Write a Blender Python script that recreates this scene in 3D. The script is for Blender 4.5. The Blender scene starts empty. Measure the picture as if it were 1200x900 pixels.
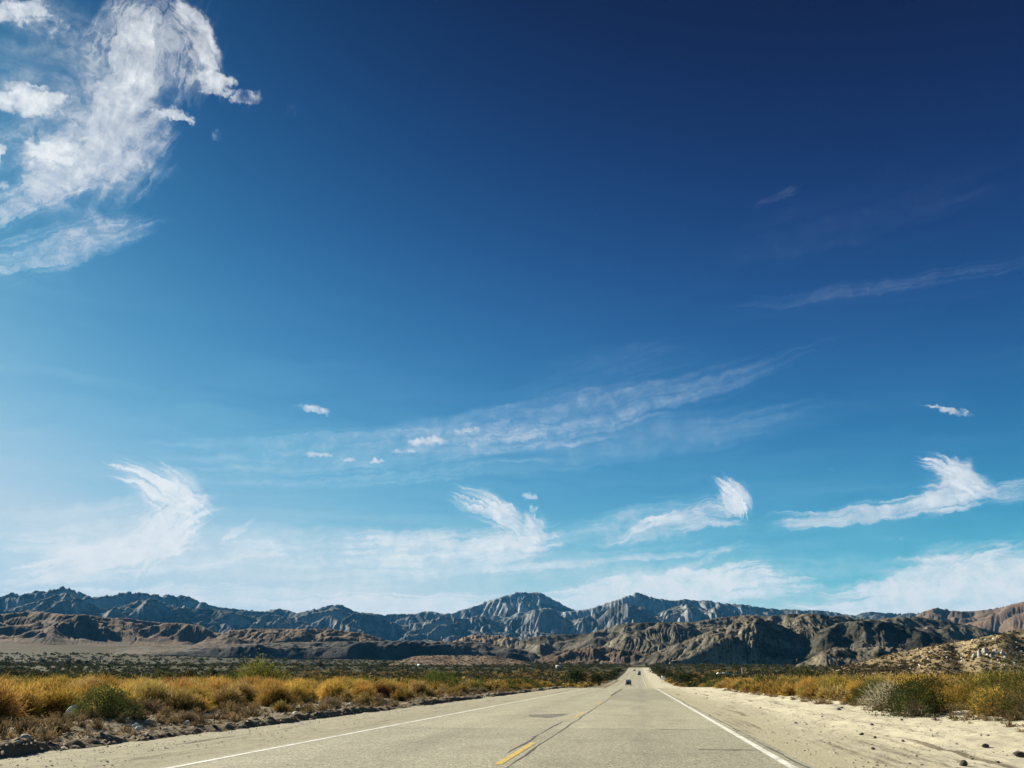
import bpy, math, random
import numpy as np
from mathutils import Vector

rad = math.radians
scene = bpy.context.scene
COL = scene.collection
rng = np.random.default_rng(7)
random.seed(7)

# ------------------------------------------------------------------ camera, sky, sun, exposure
EYE = 1.12
cam_data = bpy.data.cameras.new("camera")
cam_data.sensor_width = 36.0
cam_data.lens = 36.0 * 970.0 / 1200.0
cam_data.clip_start = 0.1
cam_data.clip_end = 60000.0
cam = bpy.data.objects.new("camera", cam_data)
cam.location = (0, 0, EYE)
cam.rotation_euler = (rad(90 + 19.579), 0, rad(8.235))
COL.objects.link(cam)
scene.camera = cam

SUN_AZ = -59.0          # degrees from straight ahead (+Y), negative = to the left
SUN_EL = 27.5
SUN_STRENGTH = 5.0
SKY_STRENGTH = 0.1
HAZE_DENSITY = 2.3e-5
HAZE_COLOR = (0.08, 0.37, 0.78, 1.0)
scene.view_settings.view_transform = 'Standard'
scene.view_settings.look = 'None'
scene.view_settings.gamma = 1.0
scene.view_settings.use_curve_mapping = False
scene.view_settings.exposure = 1.15
scene.cycles.use_denoising = True
scene.cycles.use_adaptive_sampling = True
scene.cycles.adaptive_threshold = 0.015
scene.cycles.adaptive_min_samples = 8
scene.cycles.max_bounces = 6
scene.cycles.diffuse_bounces = 2
scene.cycles.transparent_max_bounces = 8
scene.cycles.volume_bounces = 0

sun_data = bpy.data.lights.new("sun", 'SUN')
sun_data.energy = SUN_STRENGTH
sun_data.angle = rad(0.5)
sun_data.color = (1.0, 0.925, 0.73)
sun = bpy.data.objects.new("sun", sun_data)
sdir = Vector((math.sin(rad(SUN_AZ)) * math.cos(rad(SUN_EL)), math.cos(rad(SUN_AZ)) * math.cos(rad(SUN_EL)), math.sin(rad(SUN_EL))))
sun.rotation_euler = sdir.to_track_quat('Z', 'Y').to_euler()
COL.objects.link(sun)


class NT:
    """small helper to write node trees"""
    def __init__(s, tree):
        s.t = tree
        tree.nodes.clear()

    def n(s, kind, ins=None, **props):
        nd = s.t.nodes.new(kind)
        for k, v in props.items():
            setattr(nd, k, v)
        for k, v in (ins or {}).items():
            sock = nd.inputs[k]
            if isinstance(v, bpy.types.NodeSocket):
                s.t.links.new(v, sock)
            else:
                sock.default_value = v
        return nd

    def m(s, op, a, b=0.0, c=0.0, clamp=False):
        nd = s.n('ShaderNodeMath', {0: a, 1: b, 2: c}, operation=op)
        nd.use_clamp = clamp
        return nd.outputs[0]

    def vm(s, op, a, b=(0, 0, 0), c=(0, 0, 0)):
        nd = s.n('ShaderNodeVectorMath', {0: a, 1: b}, operation=op)
        if op == 'MULTIPLY_ADD':
            for sock_v, i in ((c, 2),):
                if isinstance(sock_v, bpy.types.NodeSocket):
                    s.t.links.new(sock_v, nd.inputs[i])
                else:
                    nd.inputs[i].default_value = sock_v
        return nd.outputs[0]

    def mix(s, fac, a, b, blend='MIX'):
        nd = s.n('ShaderNodeMix', data_type='RGBA', blend_type=blend)
        for i, v in ((0, fac), (6, a), (7, b)):
            if isinstance(v, bpy.types.NodeSocket):
                s.t.links.new(v, nd.inputs[i])
            else:
                nd.inputs[i].default_value = (*v, 1.0) if i > 0 and len(v) == 3 else v
        return nd.outputs[2]

    def rng(s, v, a, b, c=0.0, d=1.0, smooth=False):
        nd = s.n('ShaderNodeMapRange', {0: v, 1: a, 2: b, 3: c, 4: d})
        nd.interpolation_type = 'SMOOTHSTEP' if smooth else 'LINEAR'
        return nd.outputs[0]

    def noise(s, vec, scale, detail=3.0, rough=0.5, dist=0.0):
        nd = s.n('ShaderNodeTexNoise', {'Scale': scale, 'Detail': detail, 'Roughness': rough, 'Distortion': dist})
        if vec is not None:
            s.t.links.new(vec, nd.inputs['Vector'])
        return nd.outputs[0]


# clouds: (azimuth, elevation, tilt, half length, half width, bow) in degrees on the sky, and opacity
CIRRUS = [
(-41.67, 33.89, -1.5, 8.29, 7.62, 0.0, 0.3),
(-42.5, 30.03, 38.9, 5.1, 3.11, 0.0, 0.25),
(-36.51, 38.81, -109.4, 5.68, 4.62, 0.47, 0.4),
(-37.52, 37.73, -92.8, 2.96, 1.82, 0.24, 0.55),
(-38.3, 34.14, -95.7, 3.58, 2.59, 0.0, 0.26),
(-39.34, 31.44, -117.0, 5.98, 3.53, -0.35, 0.4),
(-39.86, 30.28, -109.8, 2.44, 1.77, -0.18, 0.35),
(-33.36, 38.86, -42.3, 3.67, 1.53, -0.59, 0.55),
(-33.23, 39.98, -37.6, 2.0, 0.57, -0.18, 0.5),
(-41.36, 27.87, -143.9, 7.01, 1.41, -0.47, 0.5),
(-40.04, 24.82, -150.2, 7.52, 1.78, -0.47, 0.42),
(-36.08, 31.48, -122.4, 4.28, 2.21, -0.47, 0.35),
(-38.58, 33.47, -11.4, 4.79, 10.84, 0.0, 0.34),
(-33.33, 37.66, -87.9, 2.49, 1.96, 0.0, 0.3),
(-16.06, 14.95, 5.8, 18.91, 2.45, 0.35, 0.26),
(-3.16, 17.69, 10.6, 19.34, 2.38, 0.59, 0.24),
(0.59, 15.86, 4.2, 15.52, 2.12, 0.35, 0.15),
(-1.96, 20.22, 16.2, 8.11, 2.49, 0.0, 0.08),
(17.75, 24.02, -1.4, 12.61, 0.78, 0.24, 0.14),
(12.15, 30.68, 17.2, 2.7, 0.36, 0.0, 0.12),
(17.93, 28.38, 4.2, 13.99, 3.44, 0.0, 0.06),
(-31.31, 11.19, -24.2, 3.86, 1.57, -0.41, 1.25),
(-30.2, 11.63, -34.1, 2.15, 0.94, -0.24, 0.5),
(-30.56, 8.55, -134.2, 3.89, 1.85, -0.82, 1.1),
(-33.85, 6.94, -161.9, 6.16, 1.48, -0.35, 1.1),
(-34.24, 8.69, 14.5, 7.08, 2.53, 0.0, 0.28),
(-36.88, 7.49, 5.9, 2.85, 0.92, 0.0, 0.55),
(-36.17, 8.87, 9.4, 6.83, 1.66, 0.24, 0.3),
(-26.42, 9.06, 40.1, 1.79, 0.45, -0.12, 0.5),
(-32.44, 6.21, 9.4, 9.75, 0.5, 0.24, 0.55),
(-25.38, 7.96, 6.1, 3.15, 1.1, 0.0, 0.55),
(-15.74, 7.74, 5.0, 13.71, 1.82, 0.24, 0.45),
(-25.08, 8.09, 2.4, 7.95, 2.64, 0.0, 0.25),
(-9.62, 10.83, -26.1, 3.7, 1.17, -0.29, 0.85),
(-8.8, 10.59, -53.2, 1.92, 1.07, -0.18, 0.6),
(-6.7, 9.69, -42.6, 1.37, 1.18, 0.0, 0.7),
(-15.32, 8.58, 4.4, 5.9, 1.49, 0.0, 0.7),
(-8.8, 8.9, 6.0, 5.12, 1.5, 0.29, 0.8),
(-6.51, 7.25, 3.7, 14.97, 0.46, 0.18, 0.5),
(-11.08, 7.86, 4.7, 9.36, 1.1, 0.0, 0.35),
(0.84, 9.68, 19.5, 3.33, 0.46, -0.18, 0.85),
(4.74, 10.22, 6.1, 3.34, 1.24, -0.24, 0.55),
(6.78, 11.5, -61.4, 1.88, 1.14, -0.41, 0.8),
(6.73, 11.5, -83.1, 1.34, 0.8, 0.0, 0.6),
(1.36, 9.84, 6.3, 7.57, 2.19, 0.0, 0.34),
(6.86, 11.13, -58.7, 1.05, 1.38, 0.0, 0.5),
(4.14, 7.29, 19.3, 3.45, 0.44, 0.18, 0.5),
(15.64, 9.99, 2.9, 8.28, 0.96, 0.35, 0.65),
(20.32, 11.68, -34.6, 2.68, 1.05, -0.41, 0.8),
(20.71, 11.21, -25.2, 1.93, 0.95, -0.18, 0.7),
(19.84, 10.34, 8.5, 3.18, 1.43, -0.24, 0.6),
(23.57, 10.23, -0.3, 3.0, 0.9, 0.0, 0.4),
(20.75, 12.03, -43.9, 1.05, 1.04, 0.0, 0.5),
(17.88, 6.08, 14.6, 6.42, 1.11, 0.24, 0.8),
(21.22, 5.79, -1.2, 6.82, 2.05, 0.0, 0.7),
(18.58, 7.43, 8.3, 2.11, 0.57, 0.0, 0.3),
(2.11, 5.25, 4.0, 10.02, 1.93, -0.24, 1.9),
(1.94, 5.73, 1.8, 6.93, 1.15, 0.0, 0.9),
(8.78, 5.48, 3.5, 3.63, 0.86, 0.0, 0.6),
(18.29, 4.21, 2.2, 9.69, 2.14, 0.0, 2.0),
(22.44, 4.75, 4.4, 5.66, 2.29, 0.0, 1.6),
(-4.83, 4.65, 1.9, 7.06, 0.89, 0.0, 0.8),
(-15.94, 4.36, 1.8, 12.39, 1.15, 0.0, 1.8),
(-23.05, 4.94, 5.9, 9.89, 0.87, 0.0, 0.55),
(-32.78, 4.49, 4.9, 11.0, 1.15, 0.0, 0.8),
(-8.24, 2.27, 0.0, 51.7, 8.53, 0.0, 0.33),
(-28.1, 6.68, 0.4, 17.45, 5.89, 0.0, 0.05),
(8.19, 4.89, -0.7, 23.21, 2.04, 0.0, 0.25),
(-37.54, 5.63, 5.7, 5.43, 0.8, 0.0, 0.35)
]
PUFFS = [
(-43.17, 33.19, 10.7, 3.34, 1.17, 0.0, 0.95),
(-43.47, 32.52, 16.4, 2.47, 0.77, 0.0, 0.7),
(-41.56, 30.49, 7.9, 2.13, 1.36, 0.0, 1.1),
(-42.77, 29.72, -13.1, 0.92, 0.65, 0.0, 0.6),
(-31.97, 37.15, 5.8, 2.3, 1.23, 0.0, 0.85),
(-29.57, 36.81, 10.6, 1.96, 0.83, 0.0, 0.6),
(-34.25, 34.59, 2.0, 1.99, 0.67, -0.18, 0.85),
(-44.88, 37.53, 21.9, 3.01, 1.09, 0.0, 0.8),
(-42.76, 37.13, 23.8, 1.19, 0.81, 0.0, 0.45),
(-44.49, 29.77, -3.0, 0.67, 1.74, 0.0, 0.8),
(-31.33, 34.08, 11.2, 0.45, 0.76, 0.0, 0.4),
(-27.14, 40.86, -0.8, 1.01, 0.66, 0.0, 0.22),
(-26.08, 36.37, -9.0, 0.85, 0.7, 0.0, 0.26),
(-43.77, 27.93, 8.0, 0.41, 0.32, 0.0, 0.5),
(-22.35, 17.32, -6.1, 1.81, 0.37, 0.0, 0.7),
(-14.08, 15.54, 1.5, 2.1, 0.47, 0.0, 0.75),
(-11.36, 16.3, 0.8, 2.2, 0.33, 0.0, 0.55),
(-15.78, 14.83, 3.3, 1.45, 0.33, 0.0, 0.6),
(-11.34, 15.43, 0.8, 1.28, 0.33, 0.0, 0.5),
(-21.84, 14.26, 1.9, 1.43, 0.32, 0.0, 0.6),
(-19.62, 14.07, 2.7, 0.73, 0.28, 0.0, 0.7),
(-17.79, 14.03, 2.3, 0.58, 0.28, 0.0, 0.7),
(-6.98, 11.94, -0.3, 0.82, 0.47, 0.0, 0.7),
(-6.72, 10.99, 3.0, 0.63, 0.33, 0.0, 0.65),
(20.95, 15.58, -14.1, 2.2, 0.34, 0.0, 0.7),
(-4.61, 23.37, 3.2, 0.92, 0.38, 0.0, 0.12),
(-13.27, 32.37, 2.3, 0.84, 0.55, 0.0, 0.1),
(-10.4, 35.11, 1.0, 0.78, 0.53, 0.0, 0.12),
(13.62, 12.85, -5.0, 1.3, 0.35, 0.0, 0.2),
(16.54, 8.11, -5.2, 1.2, 0.25, 0.0, 0.25)
]


world = bpy.data.worlds.new("World")
scene.world = world
world.use_nodes = True
W = NT(world.node_tree)
sky = W.n('ShaderNodeTexSky', sky_type='NISHITA', sun_disc=False, sun_elevation=rad(SUN_EL), sun_rotation=rad(SUN_AZ),
          altitude=600.0, air_density=1.0, dust_density=0.3, ozone_density=3.0)
sep = W.n('ShaderNodeSeparateColor', {0: sky.outputs[0]})
# grade of the sky: per channel gain, power of the Nishita value, and how it falls off with azimuth and elevation
SKY_GRADE = ((0.212, 1.553, -0.498, -1.78, 0.27, 0.367, 2.3),
             (1.07, 0.689, 0.103, -1.23, -0.64, -0.717, 3.2),
             (2.4138, 0.207, -0.016, -0.62, -0.62, -0.409, 3.75))
tc = W.n('ShaderNodeTexCoord')
dirv = W.vm('NORMALIZE', tc.outputs['Generated'])
dx = W.n('ShaderNodeSeparateXYZ', {0: dirv})
az = W.m('MULTIPLY', W.m('ARCTAN2', dx.outputs[0], dx.outputs[1]), 57.29578)
el = W.m('MULTIPLY', W.m('ARCSINE', dx.outputs[2]), 57.29578)
an = W.m('MULTIPLY', W.m('MAXIMUM', W.m('MINIMUM', az, 50.0), -50.0), 1 / 30.0)
en = W.m('MULTIPLY', W.m('MAXIMUM', W.m('MINIMUM', el, 50.0), 0.0), 1 / 30.0)
ae = W.m('MULTIPLY', an, en)
ee = W.m('MULTIPLY', en, en)
chan = []
for i, (g0, pw, ka, ke, kee, kae, cap) in enumerate(SKY_GRADE):
    ex = W.m('MULTIPLY_ADD', an, ka, W.m('MULTIPLY_ADD', en, ke, W.m('MULTIPLY_ADD', ee, kee, W.m('MULTIPLY', ae, kae))))
    v = W.m('MULTIPLY', W.m('MULTIPLY', W.m('POWER', sep.outputs[i], pw), g0), W.m('EXPONENT', ex))
    chan.append(W.m('SMOOTH_MIN', v, cap, 0.6))
sky_col = W.n('ShaderNodeCombineColor', {0: chan[0], 1: chan[1], 2: chan[2]}).outputs[0]

pos = W.n('ShaderNodeCombineXYZ', {0: az, 1: el, 2: 0.0}).outputs[0]
wn = W.n('ShaderNodeTexNoise', {'Vector': pos, 'Scale': 0.35, 'Detail': 4.0, 'Roughness': 0.55})
warp = W.vm('SUBTRACT', wn.outputs['Color'], (0.5, 0.5, 0.5))
posw = W.vm('MULTIPLY_ADD', warp, (2.0, 1.2, 0.0), pos)
wn3 = W.n('ShaderNodeTexNoise', {'Vector': pos, 'Scale': 1.9, 'Detail': 3.0, 'Roughness': 0.6})
posw = W.vm('MULTIPLY_ADD', W.vm('SUBTRACT', wn3.outputs['Color'], (0.5, 0.5, 0.5)), (0.7, 0.45, 0.0), posw)


def stroke_group():
    g = bpy.data.node_groups.new("cloud_stroke", 'ShaderNodeTree')
    for nm, tp in (("P", 'NodeSocketVector'), ("C", 'NodeSocketVector'), ("Rot", 'NodeSocketVector'), ("Size", 'NodeSocketVector'),
                   ("Bow", 'NodeSocketFloat'), ("Opacity", 'NodeSocketFloat'), ("Fibre", 'NodeSocketFloat'), ("Ragged", 'NodeSocketFloat'), ("Acc", 'NodeSocketVector'), ("Den", 'NodeSocketFloat')):
        g.interface.new_socket(nm, in_out='INPUT', socket_type=tp)
    g.interface.new_socket("Acc", in_out='OUTPUT', socket_type='NodeSocketVector')
    g.interface.new_socket("Den", in_out='OUTPUT', socket_type='NodeSocketFloat')
    g.interface.new_socket("P", in_out='OUTPUT', socket_type='NodeSocketVector')
    G = NT(g)
    gi = G.n('NodeGroupInput')
    go = G.n('NodeGroupOutput')
    mp = G.n('ShaderNodeMapping', {0: gi.outputs['P'], 1: gi.outputs['C'], 2: gi.outputs['Rot'], 3: gi.outputs['Size']}, vector_type='TEXTURE')
    s = G.n('ShaderNodeSeparateXYZ', {0: mp.outputs[0]})
    x, y = s.outputs[0], s.outputs[1]
    x2 = G.m('MULTIPLY', x, x)
    yb = G.m('ADD', y, G.m('MULTIPLY', G.m('SUBTRACT', 0.5, x2), gi.outputs['Bow']))
    d = G.m('MULTIPLY_ADD', yb, yb, x2)
    # strands inside the wisp, ragged at the ends
    fv = G.n('ShaderNodeCombineXYZ', {0: G.m('MULTIPLY', x, 0.75), 1: G.m('MULTIPLY', yb, gi.outputs['Fibre']), 2: gi.outputs['Opacity']}).outputs[0]
    fv = G.vm('ADD', fv, gi.outputs['C'])
    fb = G.noise(fv, 1.0, 2.5, 0.6)
    d = G.m('MULTIPLY_ADD', G.m('SUBTRACT', 0.5, fb), gi.outputs['Ragged'], d)
    f = G.rng(d, 1.0, 0.0, 0.0, 1.0, smooth=True)
    f = G.m('MULTIPLY', G.m('POWER', f, 1.7), gi.outputs['Opacity'], clamp=True)
    # fibre coordinates: along and across the stroke, in degrees
    loc = G.vm('MULTIPLY', G.n('ShaderNodeCombineXYZ', {0: x, 1: yb, 2: 1.0}).outputs[0], gi.outputs['Size'])
    acc = G.vm('ADD', G.vm('SCALE', loc), gi.outputs['Acc'])
    G.t.links.new(f, acc.node.inputs[0].links[0].from_node.inputs['Scale'])
    inv = G.m('SUBTRACT', 1.0, f)
    # screen-combine so overlapping wisps never exceed one
    den = G.m('SUBTRACT', 1.0, G.m('MULTIPLY', inv, G.m('SUBTRACT', 1.0, gi.outputs['Den'])))
    G.t.links.new(acc, go.inputs['Acc'])
    G.t.links.new(den, go.inputs['Den'])
    # handing P on through each stroke keeps Cycles evaluating them one after another (its stack is small)
    order = G.vm('SCALE', acc)
    G.t.links.new(G.m('MULTIPLY', den, 1e-7), order.node.inputs['Scale'])
    G.t.links.new(G.vm('ADD', gi.outputs['P'], order), go.inputs['P'])
    return g


SG = stroke_group()


def strokes(rows, p, fibre=2.6, ragged=2.1):
    acc, den = None, None
    for (ca, ce, tilt, hl, hw, bow, op) in rows:
        nd = W.n('ShaderNodeGroup', node_tree=SG)
        W.t.links.new(p, nd.inputs['P'])
        nd.inputs['C'].default_value = (ca, ce, 0)
        nd.inputs['Rot'].default_value = (0, 0, rad(tilt))
        nd.inputs['Size'].default_value = (hl, hw, 1)
        nd.inputs['Bow'].default_value = bow / hw * (1 if abs(tilt) < 90 else -1)
        nd.inputs['Opacity'].default_value = op
        nd.inputs['Fibre'].default_value = fibre * min(1.6, max(0.6, hw / 0.7))
        nd.inputs['Ragged'].default_value = ragged
        if acc is not None:
            W.t.links.new(acc, nd.inputs['Acc'])
            W.t.links.new(den, nd.inputs['Den'])
        acc, den, p = nd.outputs['Acc'], nd.outputs['Den'], nd.outputs['P']
    return acc, den


CLOUD = (3.95, 4.1, 4.2)
st = W.vm('MULTIPLY', posw, (0.06, 0.5, 1.0))
veil = W.m('MULTIPLY', W.rng(W.noise(st, 1.0, 5.0, 0.6, 0.5), 0.42, 0.80, 0.0, 0.16), W.rng(el, 30.0, 12.0, 0.0, 1.0))
veil = W.m('MULTIPLY', veil, W.rng(el, -1.0, 3.0, 0.0, 1.0))


def within(rows, box, margin):
    """the wisps whose extent reaches into a patch of sky"""
    out = []
    for q in rows:
        c, s_ = abs(math.cos(rad(q[2]))), abs(math.sin(rad(q[2])))
        ex, ey = q[3] * c + (q[4] + abs(q[5])) * s_ + margin, q[3] * s_ + (q[4] + abs(q[5])) * c + margin
        if q[0] + ex > box[0] and q[0] - ex < box[1] and q[1] + ey > box[2] and q[1] - ey < box[3]:
            out.append(q)
    return out


def sky_patch(box):
    """background closure for one patch of sky: only the wisps that reach it are evaluated there"""
    left = []
    ci, pu = within(CIRRUS, box, 1.3), within(PUFFS, box, 0.9)
    if ci:
        acc, cirrus = strokes(ci, W.vm('ADD', posw, (box[1] * 1e-6, box[3] * 1e-6, 0.0)))
        asp = W.n('ShaderNodeSeparateXYZ', {0: acc})
        wsum = W.m('ADD', asp.outputs[2], 0.02)
        along = W.m('DIVIDE', asp.outputs[0], wsum)
        across = W.m('DIVIDE', asp.outputs[1], wsum)
        fib = W.n('ShaderNodeCombineXYZ', {0: W.m('MULTIPLY', along, 0.11), 1: W.m('MULTIPLY', across, 1.5), 2: 3.7}).outputs[0]
        fibv = W.vm('MULTIPLY_ADD', warp, (0.9, 0.9, 0), fib)
        fn = W.noise(fibv, 1.5, 6.0, 0.66, 0.25)
        pn = W.noise(posw, 0.9, 7.0, 0.62, 0.2)
        t = W.rng(W.m('MULTIPLY_ADD', fn, 0.65, W.m('MULTIPLY', pn, 0.35)), 0.34, 0.66, 0.0, 1.0)
        # noise frays the thin edges into streaks and leaves the cores nearly whole
        fray = W.m('MULTIPLY', W.m('MULTIPLY', W.m('MINIMUM', W.m('MULTIPLY', cirrus, 1.8), 1.0), W.m('SUBTRACT', 1.0, t)), 0.45)
        left.append(W.m('MULTIPLY', W.m('SUBTRACT', W.m('MULTIPLY', cirrus, 1.22), fray, clamp=True), W.rng(pn, 0.32, 0.62, 0.66, 1.0), clamp=True))
    if pu:
        wn2 = W.n('ShaderNodeTexNoise', {'Vector': pos, 'Scale': 1.6, 'Detail': 5.0, 'Roughness': 0.6})
        posp = W.vm('MULTIPLY_ADD', W.vm('SUBTRACT', wn2.outputs['Color'], (0.5, 0.5, 0.5)), (1.5, 1.1, 0.0), pos)
        _, puff = strokes(pu, posp, 1.5, 1.2)
        pb = W.noise(pos, 1.1, 8.0, 0.62, 0.2)
        pden = W.rng(W.m('MULTIPLY_ADD', W.m('SUBTRACT', pb, 0.5), 1.6, puff), 0.12, 1.32, 0.0, 1.0, smooth=True)
        left.append(W.m('MULTIPLY', pden, W.rng(puff, 0.0, 0.25, 0.0, 1.0), clamp=True))
    through = W.m('SUBTRACT', 1.0, veil)
    for d in left:
        through = W.m('MULTIPLY', through, W.m('SUBTRACT', 1.0, d))
    d = W.m('SUBTRACT', 1.0, through, clamp=True)
    # thin ice only lifts the blue behind it; thick cloud is white
    thin = W.vm('MULTIPLY', sky_col, (3.2, 2.4, 1.9))
    body = W.mix(W.rng(d, 0.0, 0.42, 0.0, 1.0), W.vm('MINIMUM', thin, CLOUD), CLOUD)
    final = W.mix(d, sky_col, body)
    return W.n('ShaderNodeBackground', {'Color': final, 'Strength': SKY_STRENGTH}).outputs[0]


def split(axis, at, below, above):
    return W.n('ShaderNodeMixShader', {0: W.m('GREATER_THAN', axis, at), 1: below, 2: above}).outputs[0]


big = 400.0
low = split(az, -14.0, split(az, -28.0, sky_patch((-big, -28, -big, 11.0)), sky_patch((-28, -14, -big, 11.0))),
            split(az, 4.0, sky_patch((-14, 4, -big, 11.0)), sky_patch((4, big, -big, 11.0))))
mid = split(az, -14.0, sky_patch((-big, -14, 11.0, 20.0)), sky_patch((-14, big, 11.0, 20.0)))
high = split(az, -20.0, sky_patch((-big, -20, 20.0, big)), sky_patch((-20, big, 20.0, big)))
bg = split(el, 11.0, low, split(el, 20.0, mid, high))
W.n('ShaderNodeOutputWorld', {'Surface': bg})
world.cycles.sampling_method = 'MANUAL'
world.cycles.sample_map_resolution = 512

# ------------------------------------------------------------------ helpers
def mesh_obj(name, verts, faces, mats=(), loc=(0, 0, 0), parent=None, smooth=False, fmat=None, attr=None):
    """verts (n,3); faces: list of (k,m) int arrays with constant m; attr: dict name -> (n,3) point colours"""
    me = bpy.data.meshes.new(name)
    verts = np.asarray(verts, dtype=np.float32)
    if not isinstance(faces, list) or (len(faces) and not isinstance(faces[0], np.ndarray)):
        faces = [np.asarray(faces)]
    faces = [np.asarray(f, dtype=np.int32) for f in faces if len(f)]
    loops = np.concatenate([f.ravel() for f in faces])
    tot = np.concatenate([np.full(len(f), f.shape[1], np.int32) for f in faces])
    start = np.concatenate([[0], np.cumsum(tot)[:-1]]).astype(np.int32)
    me.vertices.add(len(verts)); me.vertices.foreach_set('co', verts.ravel())
    me.loops.add(len(loops)); me.loops.foreach_set('vertex_index', loops)
    me.polygons.add(len(tot)); me.polygons.foreach_set('loop_start', start); me.polygons.foreach_set('loop_total', tot)
    for m in mats:
        me.materials.append(m)
    if fmat is not None:
        me.polygons.foreach_set('material_index', np.asarray(fmat, np.int32))
    if smooth:
        me.polygons.foreach_set('use_smooth', np.ones(len(tot), bool))
    if attr:
        for k, v in attr.items():
            a = me.attributes.new(k, 'FLOAT_COLOR', 'POINT')
            v = np.asarray(v, np.float32)
            v4 = np.concatenate([v, np.ones((len(v), 1), np.float32)], 1)
            a.data.foreach_set('color', v4.ravel())
    me.update(calc_edges=True)
    me.validate()
    ob = bpy.data.objects.new(name, me)
    ob.location = loc
    COL.objects.link(ob)
    if parent is not None:
        ob.parent = parent
    return ob


def tag(o, label=None, cat=None, group=None, kind=None):
    if label: o['label'] = label
    if cat: o['category'] = cat
    if group: o['group'] = group
    if kind: o['kind'] = kind
    return o


def thing(name, loc, rz=0.0, scale=1.0):
    o = bpy.data.objects.new(name, None)
    o.location = loc
    o.rotation_euler = (0, 0, rz)
    o.scale = (scale,) * 3
    o.empty_display_size = 0.2
    COL.objects.link(o)
    return o


def copy_tree(o, parent=None):
    c = o.copy()
    COL.objects.link(c)
    c.parent = parent
    for ch in list(o.children):
        copy_tree(ch, c)
    return c


def sstep(a, b, x):
    t = np.clip((np.asarray(x, float) - a) / (b - a), 0, 1)
    return t * t * (3 - 2 * t)


def _hash(ix, iy, seed):
    n = (ix * 374761393 + iy * 668265263 + seed * 1442695041) & 0x7fffffff
    n = ((n ^ (n >> 13)) * 1274126177) & 0x7fffffff
    n = (n ^ (n >> 16)) & 0xffff
    return n / 65535.0


def vnoise(x, y, seed=0):
    x = np.asarray(x, float); y = np.asarray(y, float)
    xi = np.floor(x).astype(np.int64); yi = np.floor(y).astype(np.int64)
    fx = x - xi; fy = y - yi
    fx = fx * fx * fx * (fx * (fx * 6 - 15) + 10); fy = fy * fy * fy * (fy * (fy * 6 - 15) + 10)
    a = _hash(xi, yi, seed); b = _hash(xi + 1, yi, seed); c = _hash(xi, yi + 1, seed); d = _hash(xi + 1, yi + 1, seed)
    return (a + (b - a) * fx) * (1 - fy) + (c + (d - c) * fx) * fy


def fbm(x, y, seed=0, octv=4, gain=0.5):
    s = 0.0; a = 1.0; t = 0.0
    for k in range(octv):
        s = s + a * (vnoise(x * 2 ** k + 17.3 * k, y * 2 ** k - 9.1 * k, seed + k) - 0.5)
        t += a; a *= gain
    return s / t * 2.0


def new_mat(name, rough=0.9, spec=0.15):
    m = bpy.data.materials.new(name)
    m.use_nodes = True
    N = NT(m.node_tree)
    b = N.n('ShaderNodeBsdfPrincipled', {'Roughness': rough, 'Specular IOR Level': spec})
    N.n('ShaderNodeOutputMaterial', {'Surface': b.outputs[0]})
    return m, N, b


def plain(name, col, rough=0.6, metal=0.0, spec=0.4, var=0.12, scale=9.0):
    m, N, b = new_mat(name, rough, spec)
    p = N.n('ShaderNodeTexCoord').outputs['Object']
    c = N.mix(N.rng(N.noise(p, scale, 4.0, 0.6), 0.3, 0.7), [v * (1 - var) for v in col], [min(1, v * (1 + var)) for v in col])
    N.t.links.new(c, b.inputs['Base Color'])
    b.inputs['Metallic'].default_value = metal
    return m


# ------------------------------------------------------------------ ground height
_pr = np.array([0, 60, 105, 125, 160, 200, 245, 290, 360, 460, 560, 680, 760, 950, 1040, 1250, 1500, 2200, 3000, 4500, 9000, 16000], float)
_pz = np.array([0, 0, 0, -.15, -.8, -1.35, -1.35, -1.05, -.45, 1.1, 2.9, 5.2, 7.1, 12.1, 13.0, 15.2, 21, 43, 78, 140, 300, 420], float)
_fr = np.concatenate([np.linspace(0, 300, 600, endpoint=False), np.geomspace(300, 16000, 600)])
_fz = np.interp(_fr, _pr, _pz)
_k = np.exp(-np.linspace(-2, 2, 21) ** 2); _k /= _k.sum()
_fz = np.convolve(np.pad(_fz, 10, mode='edge'), _k, 'valid')


def profile(r):
    return np.interp(r, _fr, _fz)


def side_rise(x, r):
    s = 0.24 * sstep(5.5, 8.5, x) + 0.25 * sstep(9.7, 11.5, -x)
    return s * (1 - sstep(80, 150, r))


def ground_z(x, y, carve=False):
    x = np.asarray(x, float); y = np.asarray(y, float)
    r = np.hypot(x, y)
    azd = np.degrees(np.arctan2(x, y))
    f = 1 + 0.33 * sstep(6, 34, -azd) * sstep(700, 2600, r)
    z = profile(r) * np.where(r > 400, f, 1.0)
    off = sstep(9, 30, np.abs(x + 1.5))
    z = z + side_rise(x, r)
    z = z + off * (0.22 * fbm(x / 9, y / 9, 3, 3) + 0.08 * fbm(x / 1.7, y / 1.7, 5, 2)) * (1 - 0.6 * sstep(200, 600, r))
    z = z + off * sstep(300, 900, r) * np.minimum(r / 900, 3.0) * 2.2 * fbm(x / 200, y / 200, 9, 5)
    if carve:
        z = z - 0.3 * (1 - sstep(9.5, 11.0, np.abs(x + 1.0))) * (1 - sstep(1150, 1250, r)) - 0.03 * (np.abs(x + 1) < 12)
    return z


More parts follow.
